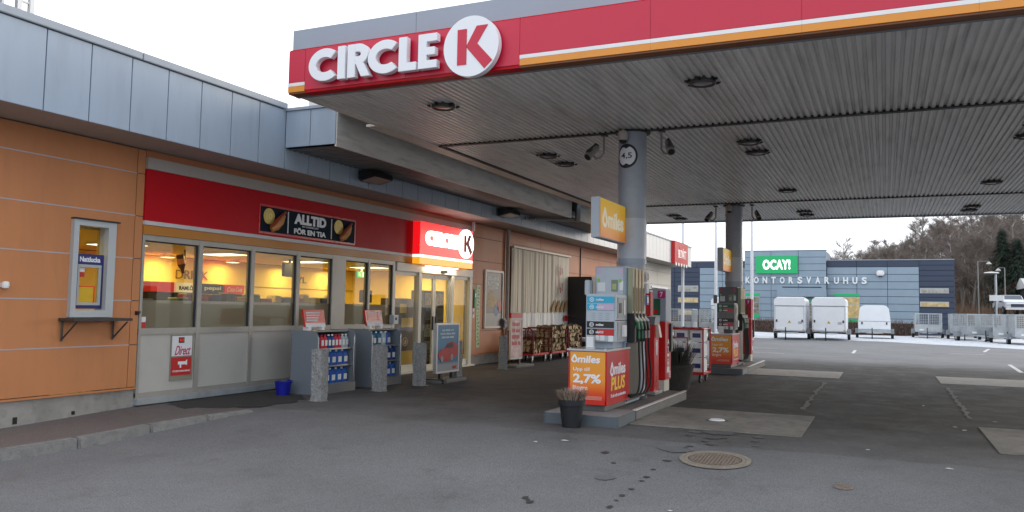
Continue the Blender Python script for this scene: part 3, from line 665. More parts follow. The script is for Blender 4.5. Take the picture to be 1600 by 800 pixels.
# bottle return cabinet behind the left entrance pane
rc = T('display_cabinet', 'brown display cabinet with yellow panels behind the glass left of the sliding door', 'cabinet', (17.05, 10.83, .03))
MB().box(-.38, .38, -.2, .3, 0, 1.75).build('body', BROWN, rc, bevel=.01)
MB().box(-.22, .34, -.215, -.201, 1.05, 1.28).build('yellow_panel', YELL, rc); MB().box(-.22, .34, -.215, -.201, .15, .48).build('yellow_panel', YELL, rc); MB().box(-.3, .0, -.215, -.201, 1.4, 1.62).build('yellow_panel', YELL, rc)
b = MB(); b.strip(ell(-.02, .70, .11, .11, 24), ell(-.02, .70, .09, .09, 24), SF(0, -.201, 0), 0, .006, True); b.prism([(-.06, .66), (.0, .63), (.03, .72), (-.02, .76)], SF(0, -.201, 0), 0, .006); b.build('round_mark', YELL, rc)
rk = T('goods_rack', 'dark rack full of packets behind the glass right of the sliding door', 'rack', (19.5, 11.5, .03))
MB().box(-.5, .6, -.2, .2, 0, 2.0).build('frame', DARK, rk)
for z in (.3, .75, 1.2, 1.6): MB().box(-.45, .55, -.23, -.2, z, z+.33).build('packet_row', M('packets%d' % int(z*10), ((.10, .16, .2), (.25, .3, .3), (.10, .16, .22), (.4, .3, .1))[int(z*2.3) % 4], .4, var=.9, scale=16), rk)

# ------------------------------------------------------------------ signs on the shop front
def cglyph(mb, fn, x, w, h, d0, d1, t=.30, a0=48):
    n = 22; o = []; i = []
    for k in range(n+1):
        a = R(a0+(360-2*a0)*k/n); o.append((x+w/2+w/2*math.cos(a)*1.04, h/2+h/2*math.sin(a))); i.append((x+w/2+(w/2-t*h)*math.cos(a)*1.04, h/2+(h/2-t*h)*math.sin(a)))
    mb.strip(o, i, fn, d0, d1)
def word_circle(fn, H, W, d0, d1):
    """six heavy sans capitals C I R C L E; returns a list of builders"""
    k = W/2.12; out = []
    def P(ps): return [(u*k, v*H) for u, v in ps]
    b = MB(); cglyph(b, fn, 0, .55*k, H, d0, d1, .27); out.append(b)
    b = MB(); b.prism(P([(.50, 0), (.63, 0), (.63, 1), (.50, 1)]), fn, d0, d1); out.append(b)
    b = MB(); x = .67
    b.prism(P([(x, 0), (x+.13, 0), (x+.13, 1), (x, 1)]), fn, d0, d1)
    o = [(x+.13, 1)]+[(x+.19+.16*math.cos(R(a)), .69+.31*math.sin(R(a))) for a in range(90, -91, -18)]+[(x+.13, .38)]
    i = [(x+.13, .76)]+[(x+.18+.045*math.cos(R(a)), .69+.07*math.sin(R(a))) for a in range(90, -91, -18)]+[(x+.13, .62)]
    b.strip(P(o), P(i), fn, d0, d1); b.prism(P([(x+.14, .40), (x+.27, .42), (x+.38, 0), (x+.235, 0)]), fn, d0, d1*.998); out.append(b)
    b = MB(); cglyph(b, fn, 1.025*k, .55*k, H, d0, d1, .27); out.append(b)
    b = MB(); x = 1.52; b.prism(P([(x, 0), (x+.28, 0), (x+.28, .24), (x+.13, .24), (x+.13, 1), (x, 1)]), fn, d0, d1); out.append(b)
    b = MB(); x = 1.83; b.prism(P([(x, 0), (x+.29, 0), (x+.29, .23), (x+.13, .23), (x+.13, .385), (x+.26, .385), (x+.26, .61), (x+.13, .61), (x+.13, .77), (x+.29, .77), (x+.29, 1), (x, 1)]), fn, d0, d1); out.append(b)
    return out
def letter_k(fn, r, d0, d1):
    b = MB()
    def q(ps, e): b.prism([(u*r, v*r) for u, v in ps], fn, d0, e)
    q([(-.50, -.62), (-.15, -.62), (-.15, .60), (-.50, .60)], d1)
    q([(-.15, .02), (.22, .66), (.64, .66), (.25, .06), (.0, -.2)], d1*.9995)
    q([(-.15, -.04), (.0, .2), (.25, .06), (.82, -.56), (.53, -.82)], d1*.999)
    return b
# glowing entrance sign
es = T('entrance_sign', 'glowing red light box with white CIRCLE K letters above the entrance', 'sign', (18.18, FY-.06, 2.63))
GLOWR = emit_mat('lit_red_acrylic', (.86, .008, .012), .9); GLOWW = emit_mat('lit_white_acrylic', (1, .95, .86), 2.6); GLOWO = emit_mat('lit_orange_acrylic', (.95, .36, .02), 1.0)
MB().box(-1.38, 1.38, -.20, 0, .22, 1.02).build('light_box', GLOWR, es); MB().box(-1.38, 1.38, -.202, 0, .155, .218).build('white_stripe', emit_mat('lit_stripe', (1, .9, .78), 1.3), es)
MB().box(-1.38, 1.38, -.20, 0, .0, .153).build('orange_stripe', GLOWO, es)
fn = SF(-1.12, -.20, .46)
for b in word_circle(fn, .36, 1.6, .0, .07): b.build('letter', GLOWW, es)
fn = SF(.92, -.20, .64)
MB().prism(ell(0, 0, .38, .38, 40), fn, 0, .07).build('disc', GLOWW, es); letter_k(fn, .36, .071, .078).build('letter', M('sign_k_red', (.42, .008, .012), .5), es)
la = bpy.data.lights.new('sign_lamp', 'AREA'); la.shape = 'RECTANGLE'; la.size = 1.6; la.size_y = .08; la.energy = 9; la.color = (1, .86, .62)
lt = T('lintel_lamp', 'slim tube lamp under the lit sign above the sliding doors', 'lamp', (18.15, FY-.13, 2.60))
MB().box(-.85, .85, -.04, .04, 0, .03).build('housing', WHITE, lt); MB().box(-.8, .8, -.03, .03, -.008, -.001).build('tube', emit_mat('tube_glow', (1, .88, .66), 6), lt)
lo = bpy.data.objects.new('lintel_light', la); COL.objects.link(lo); lo.parent = lt; lo.location = (0, -.01, -.02)

# hot dog banner
hb = T('hot_dog_banner', 'dark banner with hot dogs and ALLTID FÖR EN TIA hung on the red band', 'banner', (12.98, FY-.05, 3.16))
MB().box(-1.50, 1.47, -.012, 0, -.28, .26).build('frame', RED_P, hb); MB().box(-1.46, 1.43, -.022, -.013, -.24, .22).build('print', M('banner_slate', (.010, .019, .032), .6, var=.3, scale=5, spec=.1), hb)
for x in (-.72, .62): MB().box(x-.012, x+.012, -.027, -.0225, -.22, .19).build('divider', PAPER, hb)
text('ALLTID', .98, .20, (-.05, -.024, .085), 'S', WHITE_S, hb, .055, .003); text('EN VARMKORV', .5, .035, (-.05, -.024, -.05), 'S', PAPER, hb, .01, .002); text('FÖR EN TIA', .98, .125, (-.05, -.024, -.145), 'S', WHITE_S, hb, .04, .003)
BUN = M('bun', (.55, .25, .08), .5, var=.2, scale=9); SAUS = M('sausage', (.30, .05, .02), .35); COIN = M('coin', (.62, .47, .12), .4, .3)
for cx in (-1.09, 1.02):
    MB().prism(ell(-.16, .05, .15, .15, 28), SF(cx, -.024, 0), 0, .004).build('coin', COIN, hb); text('10', .16, .13, (cx-.16, -.030, .05), 'S', M('coin_pale', (.72, .6, .25), .4), hb, .02, .002)
    b = MB(); b.tube([(cx-.10, -.034, -.20), (cx+.0, -.038, -.13), (cx+.12, -.038, -.02), (cx+.22, -.034, .10)], [.05, .085, .085, .045], 12); b.build('bun', BUN, hb, smooth=True)
    b = MB(); b.tube([(cx-.17, -.07, -.15), (cx-.08, -.08, -.085), (cx+.08, -.08, .05), (cx+.24, -.07, .17)], [.02, .035, .035, .02], 10); b.build('sausage', SAUS, hb, smooth=True)

# bits on the orange wall right of the entrance
gs = T('green_strip_sign', 'tall narrow green notice strip with black pictograms right of the entrance', 'sign', (20.42, FY-.021, 1.35))
MB().box(-.12, .10, -.008, 0, -.88, .88).build('strip', M('notice_green', (.34, .46, .22), .5, var=.15), gs)
random.seed(5)
for i in range(17):
    z = -.80+i*.098
    b = MB()
    for k in range(3): a = random.uniform(-.08, .02); b.box(a, a+random.uniform(.03, .08), -.011, -.0085, z+k*.02, z+k*.02+.016)
    b.build('pictogram', DARK, gs)
o = T('first_aid_sign', 'small green sign fixed beside the tall notice strip', 'sign', (20.22, FY-.021, 1.86)); MB().box(-.09, .05, -.03, 0, -.28, .24).build('panel', M('sign_green', (.02, .22, .09), .5), o, bevel=.01); MB().box(-.05, .0, -.034, -.0305, .02, .12).build('white_cross', WHITE_S, o)
o = T('card_reader', 'small white notice on the door jamb right of the entrance', 'notice', (20.12, FY-.021, 1.42)); MB().box(-.05, .05, -.012, 0, -.12, .14).build('plate', PAPER, o); MB().box(-.035, .035, -.015, -.0125, -.02, .06).build('red_mark', RED_P, o)
ps = T('wall_poster', 'framed food poster with two round stickers on the orange wall beside the downpipe', 'poster', (21.38, FY-.021, 1.84))
b = MB()
for r in ((-.62, -.56, -.84, .84), (.54, .60, -.84, .84), (-.56, .54, .78, .84), (-.56, .54, -.84, -.78)): b.box(r[0], r[1], -.05, 0, r[2], r[3])
b.build('frame', M('poster_frame', (.55, .53, .48), .4), ps); MB().box(-.56, .54, -.02, -.001, -.78, .78).build('print', grad_mat('poster_print', [(0, '#8c8a86'), (.235, '#8c8a86'), (.24, '#5d5348'), (.55, '#6d5c46'), (1, '#5b5650')], -.78, .78), ps)
strokes(.75, .10, (-.02, -.022, .6), PAPER, ps, 2, 3); strokes(.78, .09, (-.02, -.022, .45), PAPER, ps, 2, 4); strokes(.6, .05, (-.02, -.022, .34), PAPER, ps, 3, 5)
for (x, z, c) in ((.18, -.32, M('sticker_blue', (.10, .16, .28), .5)), (.40, -.20, M('sticker_red', (.45, .10, .09), .5))): MB().prism(ell(x, z, .15, .17, 24), SF(0, -.02, 0), 0, .004).build('round_sticker', c, ps)
for (x, z, s) in ((-.25, .08, .14), (-.1, -.1, .17), (.06, -.05, .13), (-.3, -.12, .12), (-.12, .18, .1)): MB().prism(ell(x, z, s, s*.8, 16), SF(0, -.02, 0), 0, .002+s*.01).build('food_shape', M('food_tan', (.42, .30, .14), .6, var=.4, scale=9), ps)
o = T('wall_lock_box', 'dark rounded box fixed to the wall at the foot of the poster', 'box', (22.0, FY-.021, 1.12)); MB().box(-.14, .12, -.14, 0, -.14, .16).build('body', M('plum_box', (.09, .07, .085), .4), o, bevel=.04); MB().box(-.06, .06, -.146, -.141, .0, .09).build('flap', DARK, o)

# wide curtain with printed oval
cu = T('printed_curtain', 'wide pale creased curtain with a red oval mark hanging on the orange wall', 'curtain', (24.95, FY-.05, .95))
CURT = M('curtain_cloth', (.66, .60, .49), .8, var=.22, scale=1.2, stretch=(6, 1, .15)); 
random.seed(11)
def folds(x0, x1, z0, z1, mt, nm):
    mb = MB(); n = 150; ph = random.random()*6; rows = 7
    for j in range(rows):
        for i in range(n+1):
            t = i/n; x = x0+(x1-x0)*t; q = j/(rows-1)
            d = .016*math.sin(t*74+ph+.6*math.sin(q*3+t*9))+.016*math.sin(t*39+2+q)+.010*math.sin(t*163+q*.7)
            mb.v.append((x, -.05+d*(1-.75*sst((t-.72)/.15)), z0+(z1-z0)*q))
    for j in range(rows-1):
        for i in range(n): a = j*(n+1)+i; mb.f.append((a, a+1, a+n+2, a+n+1)); mb.mi.append(0)
    o = mb.build(nm, mt, cu, smooth=True); return o
folds(-2.47, 2.43, .50, 2.48, CURT, 'cloth'); folds(-2.47, 2.43, -.25, .495, M('curtain_white', (.80, .79, .76), .8, var=.1), 'white_hem')
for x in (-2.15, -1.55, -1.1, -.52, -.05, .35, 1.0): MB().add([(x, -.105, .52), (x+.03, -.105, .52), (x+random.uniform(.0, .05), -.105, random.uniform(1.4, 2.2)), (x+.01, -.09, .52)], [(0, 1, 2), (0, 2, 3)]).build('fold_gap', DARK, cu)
MB().box(-2.5, 2.46, -.13, -.02, 2.485, 2.54).build('rail', M('rail_cream', (.6, .55, .48), .5), cu)
b = MB(); b.strip(ell(1.42, 1.62, .26, .55, 36), ell(1.42, 1.62, .235, .51, 36), SF(0, -.14, 0), 0, .006, True); b.build('oval_outline', M('faded_white_print', (.55, .52, .47), .8), cu)
b = MB()
for (x, z, w, h) in ((1.22, 1.3, .05, .65), (1.38, 1.18, .07, .2), (1.52, 1.25, .07, .3), (1.36, 1.8, .05, .28), (1.50, 1.85, .05, .2)): b.box(x, x+w, -.146, -.141, z, z+h)
b.build('red_print', M('faded_red_print', (.36, .06, .05), .8), cu)
for x in (.9, 1.3, 1.7, 2.05): MB().prism([(x-.16, .53), (x-.02, .55), (x+.2, .82), (x+.18, .95), (x+.06, .93), (x-.15, .66)], SF(0, -.098, 0), 0, .003).build('printed_log', M('printed_tan', (.40, .24, .10), .8, var=.2), cu)
MB().box(1.9, 2.24, -.115, -.11, .22, .42).build('corner_mark', RED_P, cu)

# flood lamps under the link roof and security camera on the wall
for (x, y, lab) in ((13.6, 9.32, 'black floodlight under the link roof near its front corner'), (20.0, 9.32, 'black floodlight under the link roof towards its far end')):
    t = T('floodlight', lab, 'floodlight', (x, y, 4.28), 0, 'floodlights under the link roof')
    MB().hexa([(-.35, -.25, -.14), (.35, -.25, -.14), (.35, .12, -.22), (-.35, .12, -.22), (-.35, -.2, -.02), (.35, -.2, -.02), (.35, .15, -.02), (-.35, .15, -.02)]).build('housing', BLACK, t, bevel=.02); MB().hexa([(-.28, -.22, -.152), (.28, -.22, -.152), (.28, .08, -.217), (-.28, .08, -.217), (-.28, -.22, -.145), (.28, -.22, -.145), (.28, .08, -.21), (-.28, .08, -.21)]).build('lens', M('lamp_lens', (.35, .34, .30), .2), t); MB().box(-.05, .05, -.05, .05, -.02, .02).build('mount', DARK, t)
o = T('wall_camera', 'small white camera dome low on the orange wall at the left picture edge', 'camera', (6.84, FY-.02, 1.78)); MB().lathe((0, -.06, 0), [(0, .05), (.04, .04), (.05, 0), (.04, -.04), (0, -.05)], 14).build('dome', WHITE, o, smooth=True); MB().box(-.03, .03, -.05, 0, -.03, .03).build('mount', WHITE, o)
o = T('wall_hook', 'little dark bracket on the orange wall left of the window edge', 'bracket', (8.93, FY-.02, 1.42)); MB().box(-.02, .02, -.05, 0, -.03, .03).build('plate', BLACK, o); MB().tube([(0, -.05, 0), (0, -.09, .0), (0, -.09, .03)], .008, 6).build('hook', BLACK, o)
# rooftop cage at the upper left
rf = T('rooftop_cage', 'dark rooftop plant housing with white ladder rails above the shop roof', 'rooftop unit', (6.6, 12, 4.95))
MB().box(-3, 1.0, 0, 3, 0, 2.6).build('housing', M('housing_slate', (.05, .055, .06), .5, var=.1), rf)
for x in (.1, .55, 1.0): MB().box(x-.02, x+.02, -.09, -.05, 0, 2.6).build('rail', GALV, rf)
for z in (.9, 1.25, 1.6, 1.95, 2.3): MB().box(-3, 1.0, -.12, -.095, z, z+.04).build('cross_rail', GALV, rf)
for x in (1.25, 1.45): MB().box(x, x+.07, -.05, .02, 0, 2.7).build('ladder_stile', WHITE, rf)
for i in range(12): MB().box(1.32, 1.45, -.03, 0, .2+i*.2, .23+i*.2).build('rung', WHITE, rf)

# ------------------------------------------------------------------ canopy
CX0, CX1, CY0, CY1, CZ = 9.0, 27.5, -7.9, 7.67, 4.6
OC = (13.15, 3.85, 0)
can = T('forecourt_canopy', 'large flat forecourt canopy with red fascia, corrugated grey ceiling and round columns', 'canopy', OC)
def cp(name, x0, x1, y0, y1, z0, z1, mt, parent=None, bevel=0): return quick(name, x0, x1, y0, y1, z0, z1, mt, parent or can, OC, bevel)
def corr(x0, x1):
    mb = MB(OC); p = .10; n = int((CY1-.12-CY0)/p); z = CZ
    for i in range(n):
        y = CY1-.12-i*p; prof = [(y, z), (y-.045, z), (y-.058, z+.028), (y-.087, z+.028), (y-.10, z)]
        k = len(mb.v); mb.v += [(x0-OC[0], a-OC[1], b) for a, b in prof]+[(x1-OC[0], a-OC[1], b) for a, b in prof]
        mb.f += [(k+j, k+j+1, k+j+6, k+j+5) for j in range(4)]; mb.mi += [0]*4
    return mb.build('soffit_sheet', CORR, can)
for a, b in ((9.22, 13.08), (13.18, 17.9), (17.906, 22.85), (22.95, 27.35)): corr(a, b)
for x in (13.13, 22.90): cp('joint_strip', x-.05, x+.05, CY0, CY1-.12, CZ-.018, CZ+.02, DARK)
cp('edge_flashing', 11.2, 27.5, 7.55, 7.86, CZ-.02, CZ+.02, LINK); cp('edge_flashing', 9.2, 11.195, 7.55, 7.67, CZ-.02, CZ+.02, LINK); cp('roof_slab', 9.32, 27.45, CY0, CY1-.02, CZ+.05, 5.5, DARK); cp('joint_strip', 13.1, 27.4, 7.50, 7.55, CZ-.03, CZ+.01, DARK)
cp('rear_fascia', 27.36, 27.5, CY0, CY1, CZ-.03, 5.2, FASC)
# front fascia: coloured panels with butt joints
ys = [7.67, 7.38, 5.72, 4.07, 2.42, .77, -.88, -2.53, -4.2, -5.9, -7.9]
for i, (b, a) in enumerate(zip(ys[:-1], ys[1:])):
    g = .0008; sign = i in (1, 2)
    zr = 4.60 if sign else 4.722
    cp('fascia_panel', CX0, CX0+.18, a+g, b-g, zr, 5.185, RED, bevel=.004)
    if sign: cp('fascia_return', CX0+.012, CX0+.18, a+g, b-g, 4.565, 4.597, RED_D)
    else:
        cp('white_stripe', CX0-.001, CX0+.18, a+g, b-g, 4.673, 4.720, WHITE); cp('orange_stripe', CX0, CX0+.18, a+g, b-g, 4.588, 4.671, ORNG); cp('fascia_return', CX0+.015, CX0+.18, a+g, b-g, 4.565, 4.586, M('return_brown', (.20, .06, .01), .5))
cp('trim_angle', CX0+.183, CX0+.24, CY0, CY1, 4.56, 4.61, M('trim_grey', (.20, .22, .25), .5))
for a, b in ((7.80, 5.72), (5.714, 2.42), (2.414, -.88), (-.886, -7.9)): cp('parapet_panel', CX0+.23, CX0+.27, b, a, 4.95, 5.575, M('parapet_grey', (.30, .345, .41), .45, var=.05))
cp('side_fascia', CX0+.28, 27.4, CY1+.1, CY1+.13, 4.9, 5.55, FASC); cp('fascia_cap', CX0+.01, CX0+.22, CY0, CY1-.01, 5.187, 5.2, RED_D); cp('fascia_clip', CX0+.05, CX0+.2, 7.45, 7.6, 5.2, 5.215, STEEL)
fn = WF(CX0-.035, 7.21, 4.655)
for b in word_circle(fn, .455, 2.03, 0, .09): b.off = Vector(OC); b.v = [tuple(Vector(v)-b.off) for v in b.v]; b.build('letter', WHITE_S, can, bevel=.004)
fn = WF(CX0-.035, 4.69, 4.872)
b = MB(OC); b.prism(ell(0, 0, .388, .388, 56), fn, 0, .09); kd = b.build('disc', WHITE_S, can)
b = letter_k(fn, .375, .091, .097); b.v = [tuple(Vector(v)-Vector(OC)) for v in b.v]; b.build('letter', RED, can)
# sign stand-off studs
for y in (7.14, 6.67, 6.50, 6.16, 5.70, 5.40, 4.9, 4.5): cp('stud', CX0-.036, CX0-.001, y-.02, y+.02, 4.85, 4.89, DARK)
# columns
def column(x, y):
    c = MB(OC).cyl((x, y), .235, -.02, 4.62, 40).build('column', COLM, can, smooth=True)
    MB(OC).cyl((x, y), .243, 2.45, 3.12, 40).build('wrap_sleeve', COLM_L, c, smooth=True); MB(OC).cyl((x, y), .25, 2.36, 2.45, 40).build('wrap_band', PUMPG, c, smooth=True); MB(OC).cyl((x, y), .27, .14, .2, 32).build('collar', DARK, c)
    MB(OC).cyl((x, y), .30, 4.575, 4.598, 32).build('cap_ring', DARK, c)
column(13.22, 3.85); column(23.43, 3.85); column(13.22, -4.2); column(23.43, -4.2)
# recessed canopy lamps
rows = {5.96: 'nearest the shop', 2.13: 'in the middle row', -2.2: 'in the far right row'}
pos = {10.45: 'just behind the red fascia', 14.62: 'first of the pair behind the front column', 15.6: 'second of the pair behind the front column', 20.8: 'alone between the two columns', 25.28: 'first of the far pair by the rear edge', 26.18: 'second of the far pair by the rear edge'}
LENS = M('lamp_glass', (.30, .30, .29), .15, var=.2, scale=8)
proto = None
for (x, y) in ((10.45, 5.96), (10.52, 2.13), (14.62, 5.96), (15.6, 5.96), (14.6, 2.13), (15.6, 2.13), (14.6, -2.2), (15.6, -2.2), (20.8, 2.13), (20.8, -2.2), (25.28, 2.13), (26.18, 2.13), (25.28, -2.2), (26.18, -2.2), (25.28, 6.0), (26.18, 6.0), (20.8, 6.0)):
    kx = min(pos, key=lambda q: abs(q-x)); ky_ = min(rows, key=lambda q: abs(q-y))
    lab = 'canopy lamp %s, %s' % (rows[ky_], pos[kx])
    if proto is None:
        proto = T('canopy_lamp', lab, 'lamp', (x, y, CZ), 0, 'recessed lamps in the canopy ceiling')
        MB().lathe((0, 0, 0), [(.165, .03), (.18, -.03), (.165, -.05), (.145, -.052), (.14, -.03)], 28).build('rim', M('lamp_rim_grey', (.07, .07, .07), .5), proto, smooth=True); MB().lathe((0, 0, 0), [(.14, -.032), (.07, -.045), (.0, -.05)], 24).build('lens', LENS, proto, smooth=True)
        for a in range(0, 360, 60): c, s = math.cos(R(a)), math.sin(R(a)); MB().hexa([(c*.19-s*.02, s*.19+c*.02, -.04), (c*.24-s*.02, s*.24+c*.02, -.02), (c*.24+s*.02, s*.24-c*.02, -.02), (c*.19+s*.02, s*.19-c*.02, -.04), (c*.19-s*.02, s*.19+c*.02, -.005), (c*.24-s*.02, s*.24+c*.02, -.005), (c*.24+s*.02, s*.24-c*.02, -.005), (c*.19+s*.02, s*.19-c*.02, -.005)]).build('clip', BLACK, proto)
    else: dup(proto, (x, y, CZ), label=lab)
# cameras beside the columns
CAMG = M('camera_beige', (.26, .25, .23), .4)
def cctv(x, y, side, lab):
    t = T('security_camera', lab, 'camera', (x, y, CZ-.02), 0, 'cameras hung under the canopy'); s = side
    MB().tube([(0, 0, 0), (0, 0, -.30), (-.03, s*.05, -.38), (-.06, s*.13, -.40), (-.08, s*.17, -.33)], .018, 8).build('bracket', CAMG, t, smooth=True)
    a = Vector((-.02, s*.12, -.2)); d = Vector((-.20, s*.10, -.20))
    MB().tube([a, a+d*.25, a+d], [.055, .065, .07], 12).build('housing', CAMG, t, smooth=True); MB().tube([a+d, a+d*1.02], .055, 12).build('lens', BLACK, t); MB().tube([a+d*-.02+Vector((0, 0, .03)), a+d*.98+Vector((0, 0, .07))], .05, 4).build('sun_shield', M('shield_dark', (.06, .06, .055), .5), t); MB().box(-.08, .08, -.05, .05, -.005, .02).build('base_plate', DARK, t)
cctv(13.2, 4.35, 1, 'security camera hung left of the front column'); cctv(13.2, 3.35, -1, 'security camera hung right of the front column')
cctv(23.4, 4.35, 1, 'security camera hung left of the rear column'); cctv(23.4, 3.35, -1, 'security camera hung right of the rear column')
for (x, lab) in ((13.22, 'white dome camera on the face of the front column under the ceiling'), (23.43, 'white dome camera on the rear column under the ceiling')):
    t = T('dome_camera', lab, 'camera', (x-.30, 3.93, 4.585), 0, 'dome cameras on the columns'); MB().lathe((0, 0, 0), [(.02, .015), (.02, 0), (.07, -.02), (.085, -.07), (.085, -.17), (.06, -.18)], 20).build('shroud', M('dome_white', (.48, .44, .40), .5), t, smooth=True); MB().lathe((0, 0, 0), [(.07, -.175), (.05, -.215), (0, -.23)], 16).build('dome', BLACK, t, smooth=True)
# clearance sign
def cyl_fn(cx, cy, r, a0):   # wraps flat shapes on the column
    def f(u, v, d):
        a = a0-u/r
        return (cx+(r+d)*math.cos(a), cy+(r+d)*math.sin(a), v)
    return f
cs = T('clearance_sign', 'round black and white height limit sign reading 4,5 on the front column', 'sign', (12.985, 3.85, 4.16))
f0 = cyl_fn(13.22-12.985, 0, .237, R(171))
def fan(outer, d, nm, mt):
    b = MB(); n = len(outer); rings = [1, .75, .5, .25]; vs = []; fs = []
    for q in rings: vs += [f0(-u*q, v*q, d) for u, v in outer]
    vs.append(f0(0, 0, d)); c = len(vs)-1
    for k in range(3): fs += [(k*n+i, k*n+(i+1) % n, (k+1)*n+(i+1) % n, (k+1)*n+i) for i in range(n)]
    fs += [(3*n+i, 3*n+(i+1) % n, c) for i in range(n)]
    b.add(vs, fs); return b.build(nm, mt, cs)
fan(ell(0, 0, .19, .205, 40), .004, 'plate', BLACK)
pz = []
for u, v in ell(0, 0, .155, .165, 72):
    k = 1-.26*max(0, 1-abs(u)/.06) if abs(v) > .1 else 1
    pz.append((u*k if abs(v) < .1 else u, v*k))
fan(pz, .007, 'face', WHITE_S)
me, a, b_, c, d = text_mesh('4,5', .012, 1.0); me = me.copy()
for v in me.vertices:
    u = (v.co.x-(a+b_)/2)*.19/(b_-a); w = (v.co.y-(c+d)/2)*.11/(d-c); v.co = f0(-u, w, .009+v.co.z*.001)
me.materials.clear(); me.materials.append(BLACK); put('lettering', me, cs)
# miles box signs on the columns
MILY = grad_mat('miles_print', [(0, '#e07a20'), (.35, '#eda81c'), (1, '#eebf10')], -.31, .31, .35, emit=.22)
for (x, lab, gl) in ((12.33, 'yellow miles box sign on the front column', 1), (22.62, 'yellow miles box sign on the rear column', 1)):
    t = T('miles_sign', lab, 'sign', (x, 3.97, 3.0), 0, 'yellow box signs on the columns')
    MB().box(-.66, .66, -.07, .07, -.31, .31).build('case', M('sign_case_grey', (.42, .47, .53), .4), t, bevel=.006); MB().box(-.64, .64, -.078, -.071, -.295, .295).build('print', MILY, t); MB().box(-.64, .64, .071, .078, -.295, .295).build('print', MILY, t)
    text('miles', .80, .27, (.12, -.080, .0), 'S', M('miles_cream', (.85, .80, .62), .4, emit=.2), t, .028, .003); b = MB(); drop(b, SF(-.44, -.078, -.02), .30, 0, .004); b.build('drop_mark', MATS['miles_cream'], t); MB().box(.62, .74, -.03, .03, -.15, .15).build('mount', DARK, t)

# ------------------------------------------------------------------ islands and pumps
ISL = M('island_concrete', (.17, .165, .155), .8, var=.2, scale=3, bump=.2, bscale=70, dirt=.3); ISLF = M('island_blue_grey_paint', (.085, .105, .125), .6, var=.15, scale=4, dirt=.25)
ISLT = M('island_top_pale', (.25, .255, .26), .7, var=.15, scale=3, dirt=.2)
def island(x, lab):
    t = T('pump_island', lab, 'pump island', (x, 3.85, 0), 0, 'pump islands')
    MB().box(.9, 4.2, -.55, .55, -.05, .14).build('slab', ISL, t, bevel=.01)
    o = rrect(.9, 1.1, .06, 4); MB().prism([(u+.45, v) for u, v in o], lambda u, v, d: (u, v, d), -.05, .143).build('nose', [ISLF], t)
    MB().prism([(u*.97+.45, v*.975) for u, v in o], lambda u, v, d: (u, v, d), .144, .149).build('nose_plate', ISLT, t)
    MB().box(.88, 4.2, -.556, -.50, .142, .156).build('edge_strip', M('edge_strip_white', (.70, .68, .64), .4), t); MB().box(.88, 4.2, .50, .556, .142, .156).build('edge_strip', MATS['edge_strip_white'], t)
    return t
island(10.72, 'raised concrete pump island under the front column with pale nose'); island(21.4, 'raised concrete pump island under the rear column')
PROM = grad_mat('promo_print', [(0, '#d8392b'), (.12, '#e2592a'), (.35, '#e8962c'), (1, '#e3a13a')], .16, 1.0, .35)
FIN = M('hose_channel_wood', (.46, .36, .22), .45, .2, var=.1); FIN2 = M('hose_channel_green', (.28, .30, .20), .45, .2, var=.1)
PINK = M('faded_pink_plate', (.55, .42, .58), .4); WALLP = M('display_lcd', (.35, .42, .18), .3)
def rows_plate(t, x, y, w, z, h, mt, mt2, st, st2, name='grade_plate'):
    p = MB().box(x-.008, x, y-w/2, y+w/2, z-h/2, z+h/2).build(name, mt, t)
    if mt2: MB().box(x-.010, x-.002, y-w/2+.002, y-w/2+w*.62, z-h/2+.003, z+h/2-.003).build('plate_patch', mt2, p)
    b = MB(); b.strip(ell(-w*.32, 0, .034, .034, 18), ell(-w*.32, 0, .026, .026, 18), WF(x-.008, y, z), 0, .005, True); b.build('grade_ring', WHITE_S, p)
    text(st2, .032, .028, (x-.011, y+w*.32, z), 'W', WHITE_S, p, .02, .002); text(st, .12, .036, (x-.013, y+w*.02, z), 'W', WHITE_S, p, .03, .002, .15)
